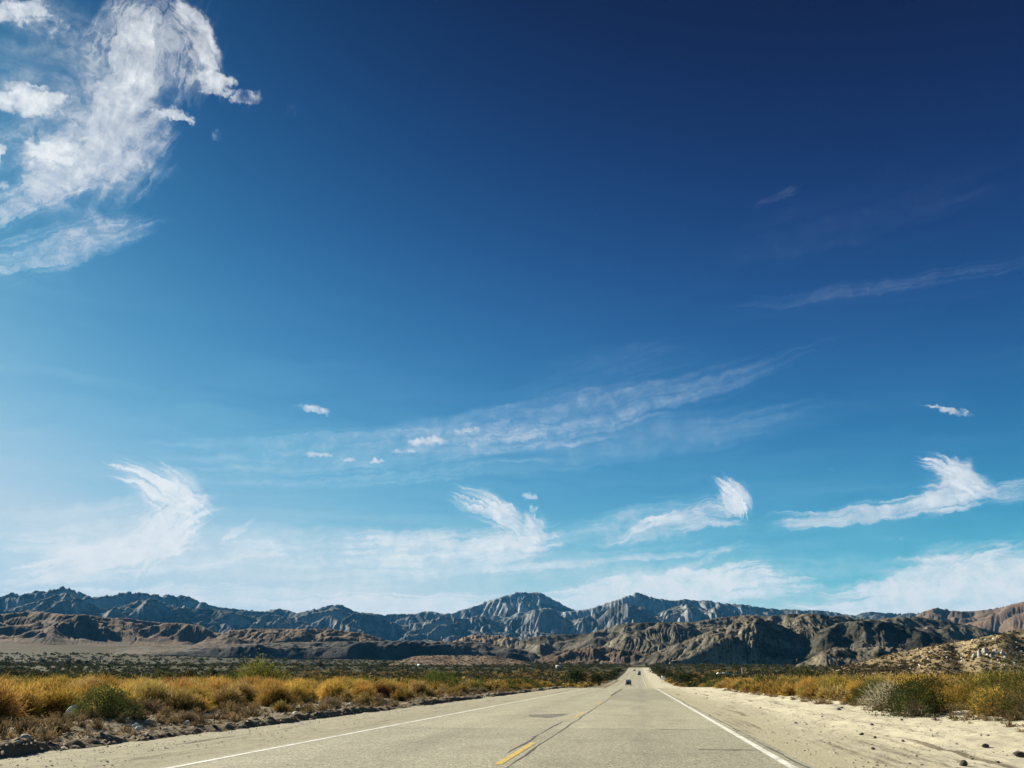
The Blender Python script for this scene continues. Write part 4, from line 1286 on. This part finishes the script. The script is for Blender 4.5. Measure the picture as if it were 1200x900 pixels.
# stiff upright cluster of desert plants by the right field's far end
def yucca():
    t = thing("yucca", (12.4, 72.0, base_z(12.4, 72.0)))
    tag(t, "stiff yellow green upright yucca cluster above the golden brush on the right", "yucca")
    gg = np.random.default_rng(611)
    parts_t, parts_l = [], []
    for q in range(7):
        bx, by = gg.normal() * 0.55, gg.normal() * 0.4
        h = 0.9 + 0.9 * gg.random()
        n = 130
        a_ = gg.random(n) * 6.28; zz = h * (0.25 + 0.75 * gg.random(n))
        base = np.stack([bx + 0 * a_, by + 0 * a_, zz], 1)
        up = 0.2 + 0.9 * (zz / h)
        d = unit(np.stack([np.cos(a_), np.sin(a_), up], 1))
        L = (0.30 + 0.1 * gg.random((n, 1)))
        tip = base + d * L
        c = np.array([0.17, 0.18, 0.06]) * (0.7 + 0.6 * gg.random((n, 1)))
        parts_l.append(blades(base, base * 0.5 + tip * 0.5, tip, np.full(n, .02), np.full(n, .018), c, c, c * 1.25, gg))
        m_ = 10
        a2 = np.linspace(0, 6.28, m_, endpoint=False)
        ring = lambda r_, z_: np.stack([bx + r_ * np.cos(a2), by + r_ * np.sin(a2), 0 * a2 + z_], 1)
        V = np.concatenate([ring(.07, -0.05), ring(.05, h)])
        k_ = np.arange(m_); k2 = (k_ + 1) % m_
        parts_t.append((V, np.stack([k_, k2, k2 + m_, k_ + m_], 1), np.zeros((0, 3), int), np.tile([[0.12, 0.09, 0.06]], (2 * m_, 1))))
    a = mesh_of("leaves", join(parts_l), M_leaf); a.parent = t
    V, Q, T, C = join(parts_t)
    b_ = mesh_obj("trunks", V, [Q], [M_bark], parent=t)


yucca()


# ------------------------------------------------------------------ trees
def tree(loc, H, R, seed, c1, c2, label, group=None, n=1500):
    gg = np.random.default_rng(seed)
    t = thing("desert_tree", (loc[0], loc[1], float(ground_z(*loc)) - 0.1), gg.random() * 6.28)
    tag(t, label, "tree", group)
    # trunk and limbs
    V, Q = [], []
    def limb(p0, p1, r0, r1):
        m_ = 7
        d = unit(p1 - p0); s_ = unit(np.cross(d, [0.3, 0.9, 0.2])); u_ = np.cross(d, s_)
        a2 = np.linspace(0, 6.28319, m_, endpoint=False)
        o = sum(len(v) for v in V)
        for p, r_ in ((p0, r0), ((p0 + p1) / 2 + gg.normal(size=3) * 0.04 * H, (r0 + r1) / 2), (p1, r1)):
            V.append(p + r_ * (np.cos(a2)[:, None] * s_ + np.sin(a2)[:, None] * u_))
        k_ = np.arange(m_); k2 = (k_ + 1) % m_
        for L in (0, m_):
            Q.append(np.stack([o + L + k_, o + L + k2, o + L + m_ + k2, o + L + m_ + k_], 1))
    top = np.array([0, 0, H * 0.38])
    limb(np.array([0, 0, -0.2]), top, R * 0.09, R * 0.06)
    cl = dome_points(26, gg, R * 0.85, H * 0.62) + np.array([0, 0, H * 0.30])
    for q in range(7):
        limb(top, cl[q], R * 0.045, R * 0.012)
    mesh_obj("trunk", np.concatenate(V), [np.concatenate(Q)], [M_bark], parent=t)
    which = gg.integers(0, len(cl), n)
    c = cl[which] + gg.normal(size=(n, 3)) * np.array([R * 0.20, R * 0.20, H * 0.09])
    d = unit(gg.normal(size=(n, 3)))
    L = R * (0.10 + 0.08 * gg.random((n, 1)))
    v = (0.6 + 0.8 * gg.random((n, 1))); mv = gg.random((len(cl), 1))[which]
    C = (np.array(c1) * (1 - mv) + np.array(c2) * mv) * v
    w = np.full(n, R * 0.035)
    f = mesh_of("crown", blades(c, c + d * L * 0.5, c + d * L, w * 0.6, w, C, C, C, gg), M_leaf); f.parent = t
    return t


DK1, DK2 = (0.035, 0.042, 0.020), (0.055, 0.065, 0.028)
tree((-18.6, 262.0), 5.2, 3.6, 701, DK1, DK2, "big dark rounded tree standing left of the road beyond the crest")
tree((-14.0, 292.0), 3.6, 2.6, 702, (0.05, 0.06, 0.025), DK2, "smaller dark tree closest to the road on its left beyond the crest")
tree((-37.0, 255.0), 3.0, 2.6, 703, (0.07, 0.075, 0.03), DK2, "low olive tree further left of the big dark rounded tree")
g = np.random.default_rng(44)
for (px_, y_, h_, r_) in ((14.5, 300, 4.5, 3.6), (17.5, 262, 3.4, 2.8), (21.5, 235, 4.2, 3.4), (24.0, 285, 5.2, 4.2), (30.5, 262, 3.9, 3.4), (31.5, 300, 4.8, 4.2), (38.5, 290, 4.0, 3.8),
                          (20.0, 340, 4.4, 4.0), (40.0, 250, 3.2, 2.9), (50.0, 268, 3.9, 3.9), (58.0, 282, 3.6, 3.6), (66.0, 270, 3.6, 3.6), (76.0, 285, 3.6, 3.8), (12.8, 400, 4.5, 3.8), (14.0, 520, 5.5, 4.8), (13.5, 640, 6.0, 5.5)):
    tree((px_, y_), h_ * 0.85, r_, int(720 + px_ * 7 + y_), DK1, (0.07, 0.075, 0.03), "dark green desert tree in the thicket right of the far road", "dark trees in the thicket right of the far road", 800)
for (px_, y_, h_, r_) in ((-13.5, 380, 4.0, 3.4), (-14.5, 470, 4.6, 4.0), (-14.0, 600, 5.2, 4.6), (-22.0, 330, 3.0, 2.8), (-60.0, 330, 3.4, 3.0), (-90.0, 420, 4.0, 3.6)):
    tree((px_, y_), h_ * 0.85, r_, int(820 - px_ * 7 + y_), DK1, (0.06, 0.07, 0.028), "dark desert tree scattered left of the far road", "dark trees scattered left of the far road", 700)
for (x_, y_, h_, r_) in ((-595, 804, 7.5, 4.5), (-590, 810, 9.0, 5.0), (-602, 858, 8.5, 6.0), (-594, 862, 7.5, 5.0), (-588, 868, 6.5, 5.0), (-651, 823, 5.0, 6.0), (-571, 938, 6.0, 5.0), (-317, 842, 6.5, 5.5), (-268, 905, 5.0, 4.5)):
    tree((x_, y_), h_, r_, int(900 - x_ + y_), (0.022, 0.025, 0.016), (0.032, 0.036, 0.02), "nearly black round tree on the open plain far to the left", "black trees on the far left plain", 700)


# ------------------------------------------------------------------ rocks
def rock_mesh(name, seed, mat, sub=3, flat=0.7, rough=0.35):
    import bmesh
    bm = bmesh.new()
    bmesh.ops.create_icosphere(bm, subdivisions=sub, radius=1.0)
    V = np.array([v.co[:] for v in bm.verts]); F = np.array([[v.index for v in f.verts] for f in bm.faces])
    bm.free()
    gg = np.random.default_rng(seed)
    for _ in range(9):                       # chip flat faces off the ball
        d = unit(gg.normal(size=3)); c = 0.55 + 0.3 * gg.random()
        over = np.maximum(V @ d - c, 0)
        V = V - over[:, None] * d * 0.9
    V = V * (1 + rough * 0.35 * fbm(V[:, 0] * 2 + seed, V[:, 1] * 2 + V[:, 2] * 1.7, seed, 3)[:, None])
    V = V * np.array([1, 0.8, flat])
    return mesh_obj(name, V, [F], [mat], smooth=False)


M_white_rock = plain("pale_rock", (0.62, 0.58, 0.50), 0.9, var=0.25, scale=3.0)
M_outcrop = plain("outcrop_rock", (0.40, 0.365, 0.29), 0.9, var=0.45, scale=2.2)
M_dark_rock = plain("dark_stone", (0.055, 0.048, 0.042), 0.85, var=0.4, scale=5.0)
M_grey_rock = plain("grey_stone", (0.30, 0.27, 0.22), 0.9, var=0.3, scale=5.0)


def rock(name, mat, x, y, s, seed, label, group=None, rot=None, scl=(1, 1, 1), flat=0.7):
    o = rock_mesh(name, seed, mat, 2 if s < 0.15 else 3, flat)
    o.scale = (s * scl[0], s * scl[1], s * scl[2])
    o.location = (x, y, base_z(x, y) + s * scl[2] * flat * 0.45)
    o.rotation_euler = rot or (random.uniform(-.3, .3), random.uniform(-.3, .3), random.uniform(0, 6.28))
    tag(o, label, "rock", group)
    return o


rock("white_rock", M_white_rock, -12.75, 18.5, 0.21, 31, "pointed white rock left of the fresh green bush on the left berm", rot=(0.2, 0.5, 0.4), scl=(0.7, 0.8, 1.7))
rock("white_rock", M_white_rock, -10.6, 17.6, 0.09, 32, "small white stone right below the fresh green bush")
rock("white_rock", M_white_rock, -12.3, 18.0, 0.12, 35, "small pale stone at the foot of the pointed white rock", flat=0.5)
rock("white_rock", M_white_rock, 23.8, 86.8, 0.75, 33, "large white boulder between the golden brush and the dark scrub on the right", scl=(1.5, 1.0, 0.7))
dark = [(6.53, 30.8, 0.13, "dark stone pair's larger stone on the pale sand, furthest up the slope"), (6.75, 31.4, 0.09, "smaller dark stone touching the dark stone furthest up the sand"),
        (4.53, 18.5, 0.075, "lone dark stone upright in the middle of the pale sand"), (4.75, 17.4, 0.06, "flat dark stone near the lone upright stone"),
        (5.62, 15.9, 0.11, "low dark stone left of the largest dark stone"), (5.58, 14.5, 0.15, "largest dark stone, at the lower right corner"),
        (4.24, 12.9, 0.11, "dark stone nearest the bottom edge of the sand"), (4.9, 13.5, 0.045, "tiny dark stone beside the largest dark stone")]
for q, (x, y, s, lab) in enumerate(dark):
    rock("dark_stone", M_dark_rock, x, y, s * 0.7, 50 + q, lab, flat=0.6)
g = np.random.default_rng(55)
for q in range(26):
    y = 15 + 60 * g.random() ** 1.5; x = 3.2 + 4.2 * g.random()
    rock("dark_stone", M_dark_rock, x, y, 0.02 + 0.045 * g.random() * (0.7 + y / 60), 70 + q, "pebble sized dark stone strewn over the pale sand on the right", "pebble sized dark stones on the pale sand", flat=0.6)
for q in range(40):
    y = 12 + 50 * g.random() ** 1.3; x = -9.35 - 1.5 * g.random()
    rock("berm_stone", M_grey_rock if g.random() < 0.7 else M_white_rock, x, y, 0.05 + 0.08 * g.random(), 120 + q, "grey stone lying on the dirt berm left of the road", "grey stones on the dirt berm", flat=0.6)

# loose grit on both shoulders and the berm: far too many to count
def grit(name, n, fx, label, mat, smin, smax, ymax=45):
    gg = np.random.default_rng(n)
    y = 8 + (ymax - 8) * gg.random(n) ** 1.6
    x = fx(gg, n)
    s = smin + (smax - smin) * gg.random(n) ** 3
    tet = np.array([[1, 0, -0.3], [-0.6, 0.8, -0.3], [-0.5, -0.9, -0.3], [0.1, 0.1, 0.8], [0.9, 0.7, 0.2]])
    F = np.array([[0, 4, 3], [4, 1, 3], [1, 2, 3], [2, 0, 3], [0, 1, 4]])
    a_ = gg.random(n) * 6.28
    P = tet[None] * (0.7 + 0.6 * gg.random((n, 5, 1)))
    X = (P[:, :, 0] * np.cos(a_)[:, None] - P[:, :, 1] * np.sin(a_)[:, None]) * s[:, None] + x[:, None]
    Y = (P[:, :, 0] * np.sin(a_)[:, None] + P[:, :, 1] * np.cos(a_)[:, None]) * s[:, None] + y[:, None]
    zb = np.array([base_z(a, b) if abs(a + 7.8) > 1.5 else float(left_z(np.array(a), np.array(b))) for a, b in zip(x, y)])
    Z = P[:, :, 2] * s[:, None] * 0.7 + zb[:, None] + 0.005
    o = mesh_obj(name, np.stack([X, Y, Z], -1).reshape(-1, 3), [(F[None] + (np.arange(n) * 5)[:, None, None]).reshape(-1, 3)], [mat])
    tag(o, label, "grit", kind='stuff')


grit("grit", 2600, lambda q, n: 2.4 + 6.0 * q.random(n), "small stones strewn over the sand right of the road", M_grey_rock, 0.008, 0.035)
grit("grit", 1500, lambda q, n: -6.6 - 2.6 * q.random(n) ** 0.6, "small stones strewn over the gravel left of the road", M_grey_rock, 0.008, 0.028)
grit("dirt_clods", 3000, lambda q, n: -9.3 - 2.4 * q.random(n) ** 1.4, "brown clods and small stones along the dirt berm", plain("clod_dirt", (0.20, 0.155, 0.11), 0.95, var=0.4), 0.015, 0.075)

# ------------------------------------------------------------------ scrub and boulders on the tan hillside
a_t, r_t, Z_t = HILLS["hills23"]


def on_tan(x, y):
    az_ = np.degrees(np.arctan2(x, y)); r_ = np.hypot(x, y)
    fi = np.clip((az_ - a_t[0]) / (a_t[-1] - a_t[0]) * (len(a_t) - 1), 0, len(a_t) - 1.001)
    fj = np.clip((r_ - r_t[0]) / (r_t[-1] - r_t[0]) * (len(r_t) - 1), 0, len(r_t) - 1.001)
    i, j = fi.astype(int), fj.astype(int); u, v = fi - i, fj - j
    return (Z_t[j, i] * (1 - u) * (1 - v) + Z_t[j, i + 1] * u * (1 - v) + Z_t[j + 1, i] * (1 - u) * v + Z_t[j + 1, i + 1] * u * v) - 0.3


g = np.random.default_rng(66)
n_ = 8500
aa_ = a_t[0] + (a_t[-1] - a_t[0]) * g.random(n_); rq = 405 + 300 * g.random(n_) ** 1.2
sx, sy = rq * np.sin(np.radians(aa_)), rq * np.cos(np.radians(aa_))
s_ = 0.5 + 0.9 * g.random(n_) ** 2
colr = np.where(g.random((n_, 1)) < 0.7, np.array([[0.045, 0.045, 0.022]]), np.array([[0.16, 0.12, 0.06]])) * (0.7 + 0.6 * g.random((n_, 1)))
scatter("hillside_scrub", np.column_stack([sx, sy, s_, s_ * 0.85, colr]), "dark scrub dotted over the tan hillside on the right", "scrub", on_tan)

def surface_of(key):
    a_s, r_s, Z_s = HILLS[key]
    def at(x, y):
        az_ = np.degrees(np.arctan2(x, y)); r_ = np.hypot(x, y)
        i = np.clip(np.round((az_ - a_s[0]) / (a_s[-1] - a_s[0]) * (len(a_s) - 1)), 0, len(a_s) - 1).astype(int)
        j = np.clip(np.round((r_ - r_s[0]) / (r_s[-1] - r_s[0]) * (len(r_s) - 1)), 0, len(r_s) - 1).astype(int)
        return Z_s[j, i] - 0.3
    return at


a_s, r_s, Z_s = HILLS["hills18"]
aa_ = a_s[0] + (a_s[-1] - a_s[0]) * g.random(700); rq = r_s[0] + (r_s[-1] - r_s[0]) * 0.6 * g.random(700)
sx, sy = rq * np.sin(np.radians(aa_)), rq * np.cos(np.radians(aa_))
s_ = 1.2 + 1.6 * g.random(700) ** 2
scatter("hillside_scrub", np.column_stack([sx, sy, s_, s_ * 0.7, np.tile([[0.045, 0.042, 0.022]], (700, 1)) * (0.7 + 0.9 * g.random((700, 1)))]), "dark scrub dotted over the orange fan on the left", "scrub", surface_of("hills18"))


def boulders(name, rows, label, mat):
    parts = []
    base = [rock_mesh("boulder", 300 + q, mat, 1, 0.8) for q in range(4)]
    geo = []
    for b_ in base:
        me = b_.data
        V = np.empty(len(me.vertices) * 3, np.float32); me.vertices.foreach_get('co', V)
        F = np.array([p.vertices[:] for p in me.polygons]); geo.append((V.reshape(-1, 3), F))
        bpy.data.objects.remove(b_)
    gg = np.random.default_rng(3)
    for x, y, s, z in rows:
        V, F = geo[int(gg.integers(0, 4))]
        a_ = gg.random() * 6.28; ca, sa = math.cos(a_), math.sin(a_)
        P = np.stack([(V[:, 0] * ca - V[:, 1] * sa) * s + x, (V[:, 0] * sa + V[:, 1] * ca) * s + y, V[:, 2] * s * 0.9 + z], 1)
        parts.append((P, np.zeros((0, 4), int), F, np.zeros((len(P), 3))))
    V, Q, T, C = join(parts)
    tag(mesh_obj(name, V, [T], [mat]), label, "boulders", kind='stuff')


n_ = 500
aa_ = 15.5 + 10 * g.random(n_) ** 0.7; rq = 420 + 220 * g.random(n_)
sx, sy = rq * np.sin(np.radians(aa_)), rq * np.cos(np.radians(aa_))
boulders("boulders", list(zip(sx, sy, 0.3 + 0.9 * g.random(n_) ** 3, on_tan(sx, sy))), "pale boulders strewn over the tan hillside on the right", M_white_rock)
for q, (az_, r_, s_, hh) in enumerate(((19.75, 452, 1.5, 1.5), (20.0, 449, 1.6, 2.0), (20.3, 455, 2.2, 1.5), (20.65, 447, 2.0, 1.1), (20.85, 455, 1.7, 1.7), (21.2, 452, 1.8, 1.0))):
    x, y = r_ * math.sin(math.radians(az_)), r_ * math.cos(math.radians(az_))
    o = rock_mesh("rock_outcrop", 340 + q, M_outcrop, 3, 1.0, 0.9)
    o.scale = (s_ * 0.8, s_ * 0.8, s_ * hh * 0.8)
    o.location = (x, y, float(on_tan(np.array([x]), np.array([y]))[0]) + s_ * hh * 0.12)
    o.rotation_euler = (0.1, 0.15, q * 1.3)
    tag(o, "pale upright rock slab in the outcrop on the tan hillside", "rock", "rock slabs of the outcrop on the tan hillside")


# ------------------------------------------------------------------ vehicles
def box_verts(x0, x1, y0, y1, z0, z1):
    return np.array([[x, y, z] for x in (x0, x1) for y in (y0, y1) for z in (z0, z1)], float)


BOXF = np.array([[0, 1, 3, 2], [4, 6, 7, 5], [0, 4, 5, 1], [2, 3, 7, 6], [0, 2, 6, 4], [1, 5, 7, 3]])


def loft(sections):
    """sections: list of (y, half width bottom, half width top, z0, z1) along the car"""
    V = []
    for y, wb, wt, z0, z1 in sections:
        zm = z0 + (z1 - z0) * 0.55
        V += [(-wb * 0.94, y, z0), (-wb, y, zm), (-wt, y, z1 - 0.03), (-wt * 0.9, y, z1), (wt * 0.9, y, z1), (wt, y, z1 - 0.03), (wb, y, zm), (wb * 0.94, y, z0)]
    n = len(sections); F = []
    for i in range(n - 1):
        for k_ in range(8):
            a, b_ = i * 8 + k_, i * 8 + (k_ + 1) % 8
            F.append((a, b_, b_ + 8, a + 8))
    V = np.array(V, float); F = np.array(F)
    caps = np.array([list(range(8))[::-1], [8 * (n - 1) + k_ for k_ in range(8)]])
    return V, F, caps


def car(loc, rz, paint_mat, label, suv=True):
    t = thing("car", loc, rz)
    tag(t, label, "car", None)
    L, Wd = (2.35, 0.95) if suv else (2.25, 0.90)
    hood, roof = (1.02, 1.78) if suv else (0.88, 1.44)
    V, F, C = loft([(-L, Wd * .86, Wd * .80, .34, hood * .86), (-L + .12, Wd * .97, Wd * .90, .26, hood * .96), (-1.15, Wd, Wd * .94, .24, hood), (1.4, Wd, Wd * .94, .24, hood * 1.02), (L - .1, Wd * .98, Wd * .92, .28, hood * 1.0), (L, Wd * .9, Wd * .84, .36, hood * .92)])
    mesh_obj("body", V, [F, C], [paint_mat], parent=t)
    y_w, y_r0, y_r1, y_b = -1.15, -0.35, (1.75 if suv else 1.1), (2.2 if suv else 1.85)
    V, F, C = loft([(y_w, Wd * .90, Wd * .86, hood - .02, hood + .03), (y_r0, Wd * .90, Wd * .74, hood - .02, roof), (y_r1, Wd * .90, Wd * .74, hood - .02, roof), (y_b, Wd * .90, Wd * .84, hood - .02, hood + .05)])
    mesh_obj("cabin", V, [F, C], [paint_mat], parent=t)
    # windscreen and rear window as raised panes, side windows
    def pane(name, pts):
        v = np.array(pts, float)
        mesh_obj(name, v, [np.array([[0, 1, 2, 3]])], [M_glass], parent=t)
    e = 0.012
    pane("windscreen", [(-Wd * .76, y_w + .10, hood + .12), (Wd * .76, y_w + .10, hood + .12), (Wd * .62, y_r0 - .06, roof - .05), (-Wd * .62, y_r0 - .06, roof - .05)] if False else
         [(-Wd * .74, y_w + .09 - e, hood + .13), (Wd * .74, y_w + .09 - e, hood + .13), (Wd * .60, y_r0 - .07 - e * 2, roof - .06 + e), (-Wd * .60, y_r0 - .07 - e * 2, roof - .06 + e)])
    pane("rear_window", [(Wd * .70, y_b - .06 + e, hood + .16), (-Wd * .70, y_b - .06 + e, hood + .16), (-Wd * .60, y_r1 + .05 + e * 2, roof - .08 + e), (Wd * .60, y_r1 + .05 + e * 2, roof - .08 + e)])
    for s in (-1, 1):
        pane("side_window", [(s * (Wd * .895 + e), y_w + .45, hood + .06), (s * (Wd * .895 + e), y_b - .45, hood + .06), (s * (Wd * .79 + e), y_r1 - .1, roof - .14), (s * (Wd * .79 + e), y_r0 + .1, roof - .14)])
        mesh_obj("headlight", box_verts(s * Wd * .62 - .16, s * Wd * .62 + .16, -L - .03, -L + .1, hood * .64, hood * .78), [BOXF], [M_lamp], parent=t)
        mesh_obj("tail_light", box_verts(s * Wd * .72 - .11, s * Wd * .72 + .11, L - .1, L + .03, hood * .62, hood * .86), [BOXF], [M_red], parent=t)
        mesh_obj("mirror", box_verts(s * (Wd + .1) - .1, s * (Wd + .1) + .1, y_w + .32, y_w + .44, hood + .02, hood + .18), [BOXF], [paint_mat], parent=t)
        for yw in (-1.42, 1.38):
            a2 = np.linspace(0, 2 * np.pi, 20, endpoint=False)
            R_, w_ = (0.37 if suv else 0.33), 0.12
            cx = s * (Wd - 0.10)
            prof = [(0.0, w_ * .9), (R_ * .6, w_ * .9), (R_ * .96, w_), (R_, w_ * .7), (R_, -w_ * .7), (R_ * .9, -w_)]
            VV = np.concatenate([np.stack([cx + s * pw + 0 * a2, yw + pr * np.cos(a2), R_ + pr * np.sin(a2)], 1) for pr, pw in prof])
            k_ = np.arange(20); k2 = (k_ + 1) % 20
            FF = np.concatenate([np.stack([q * 20 + k_, q * 20 + k2, (q + 1) * 20 + k2, (q + 1) * 20 + k_], 1) for q in range(1, len(prof) - 1)])
            wh = mesh_obj("wheel", VV, [FF], [M_tyre], parent=t)
            rim = np.concatenate([np.stack([cx + s * w_ * .93 + 0 * a2, yw + R_ * .6 * np.cos(a2), R_ + R_ * .6 * np.sin(a2)], 1), [[cx + s * w_ * .99, yw, R_]]])
            mesh_obj("rim", rim, [np.stack([k_, k2, np.full(20, 20)], 1)], [M_rim], parent=wh)
    mesh_obj("grille", box_verts(-Wd * .42, Wd * .42, -L - .025, -L + .05, hood * .50, hood * .76), [BOXF], [M_tyre], parent=t)
    mesh_obj("bumper", box_verts(-Wd * .88, Wd * .88, -L - .07, -L + .1, .30, .46), [BOXF], [M_tyre], parent=t)
    mesh_obj("bumper", box_verts(-Wd * .88, Wd * .88, L - .1, L + .07, .30, .46), [BOXF], [M_tyre], parent=t)
    return t


M_glass = plain("car_glass_painted_sky", (0.40, 0.43, 0.45), 0.08, spec=0.9, var=0.05)  # pale base colour painted in for the sky reflected on the panes
M_lamp = plain("lamp_glass", (0.75, 0.75, 0.72), 0.2, spec=0.7)
M_red = plain("tail_lamp", (0.35, 0.02, 0.02), 0.3)
M_tyre = plain("black_rubber", (0.02, 0.02, 0.02), 0.85)
M_rim = plain("wheel_metal", (0.45, 0.45, 0.45), 0.35, metal=0.8)
M_black = plain("dark_car_paint", (0.018, 0.018, 0.022), 0.3, spec=0.5, var=0.1)
M_char = plain("charcoal_car_paint", (0.035, 0.033, 0.032), 0.35, spec=0.5, var=0.1)
M_silver = plain("tan_car_paint", (0.20, 0.17, 0.11), 0.4, spec=0.5, var=0.1)


def road_pitch(y):
    return math.atan2(float(profile(y + 3) - profile(y - 3)), 6.0)


def place(x, y, rz, mat, label, suv):
    c = car((x, y, float(profile(math.hypot(x, y))) + 0.022), rz, mat, label, suv)
    c.rotation_euler = (road_pitch(y) * (1 if rz == 0 else -1), 0, rz)


place(-3.55, 290.0, 0.0, M_black, "dark oncoming car in the left lane, nearest of all the cars", True)
place(0.15, 560.0, math.pi, M_black, "dark car driving away in the right lane, nearer of the two there", True)
place(0.45, 668.0, math.pi, M_char, "charcoal car furthest ahead in the right lane", False)
place(-3.7, 760.0, 0.0, M_silver, "small tan oncoming car far up the left lane near the crest", False)


# ------------------------------------------------------------------ small roadside structures
M_wall_white = plain("white_wall", (0.75, 0.74, 0.70), 0.7, var=0.08, scale=2.0)
M_grey_wall = plain("grey_wall", (0.34, 0.33, 0.31), 0.8, var=0.15, scale=2.0)  # plain grey for walls and doors
M_post = plain("weathered_post", (0.42, 0.36, 0.27), 0.9, var=0.2)
M_window = plain("window_glass", (0.03, 0.035, 0.04), 0.1, spec=0.8)


def building(x, y, L, Wd, H, rz, label, roof_mat, wall_mat, z=None):
    t = thing("low_building", (x, y, (float(ground_z(x, y)) if z is None else z) - 0.1), rz)
    tag(t, label, "building")
    w = mesh_obj("wall", box_verts(-L / 2, L / 2, -Wd / 2, Wd / 2, -0.2, H), [BOXF], [wall_mat], parent=t)
    o = 0.35
    V = np.array([[-L / 2 - o, -Wd / 2 - o, H + .003], [L / 2 + o, -Wd / 2 - o, H + .003], [L / 2 + o, Wd / 2 + o, H + .003], [-L / 2 - o, Wd / 2 + o, H + .003], [-L / 2 - o, 0, H + 0.75], [L / 2 + o, 0, H + 0.75]])
    mesh_obj("roof", V, [np.array([[0, 1, 5, 4], [2, 3, 4, 5], [3, 2, 1, 0]]), np.array([[0, 4, 3], [1, 2, 5]])], [roof_mat], parent=t)
    mesh_obj("door", box_verts(-.45, .45, -Wd / 2 - .04, -Wd / 2 + .02, 0, 2.0), [BOXF], [M_grey_wall], parent=t)
    for q in (-L * .32, L * .32):
        mesh_obj("window", box_verts(q - .6, q + .6, -Wd / 2 - .03, -Wd / 2 + .02, 1.0, 1.9), [BOXF], [M_window], parent=t)
    return t


building(41.7, 448.0, 6.0, 4.0, 2.3, 0.10, "long white roofed low building behind the dark trees on the right", M_wall_white, M_grey_wall)
building(48.2, 452.0, 2.6, 2.6, 1.5, 0.3, "small pale shed at the right end of the white roofed building", M_wall_white, M_grey_wall)
building(-81.5, 897.0, 5.0, 4.0, 2.4, 0.2, "tiny white house on the plain below the dark front hills", M_wall_white, M_wall_white)
building(-246.0, 969.0, 5.0, 4.0, 2.4, -0.3, "tiny white house far left at the foot of the orange fan", M_wall_white, M_wall_white)


def sign(x, y):
    t = thing("road_sign", (x, y, base_z(x, y) - 0.05), 0.0)
    tag(t, "small white blank backed road sign before the dark trees right of the far road", "road sign")
    mesh_obj("panel", box_verts(-.75, .75, -.03, .03, 1.5, 2.7), [BOXF], [M_wall_white], parent=t)
    for q in (-.55, .55):
        mesh_obj("post", box_verts(q - .05, q + .05, .033, .13, -.2, 2.6), [BOXF], [M_post], parent=t)


sign(8.9, 330.0)
pz = float(ground_z(28.2, 248.0))
t = thing("utility_pole", (28.2, 248.0, pz - 0.2))
tag(t, "thin pale wooden pole standing in the thicket right of the road", "pole")
a2 = np.linspace(0, 6.2832, 10, endpoint=False)
V = np.concatenate([np.stack([r_ * np.cos(a2), r_ * np.sin(a2), 0 * a2 + z_], 1) for r_, z_ in ((.16, 0), (.13, 5.4))])
k_ = np.arange(10)
mesh_obj("post", V, [np.stack([k_, (k_ + 1) % 10, (k_ + 1) % 10 + 10, k_ + 10], 1), ], [M_post], parent=t)
mesh_obj("cap", box_verts(-.2, .2, -.2, .2, 5.4, 5.5), [BOXF], [M_post], parent=t)
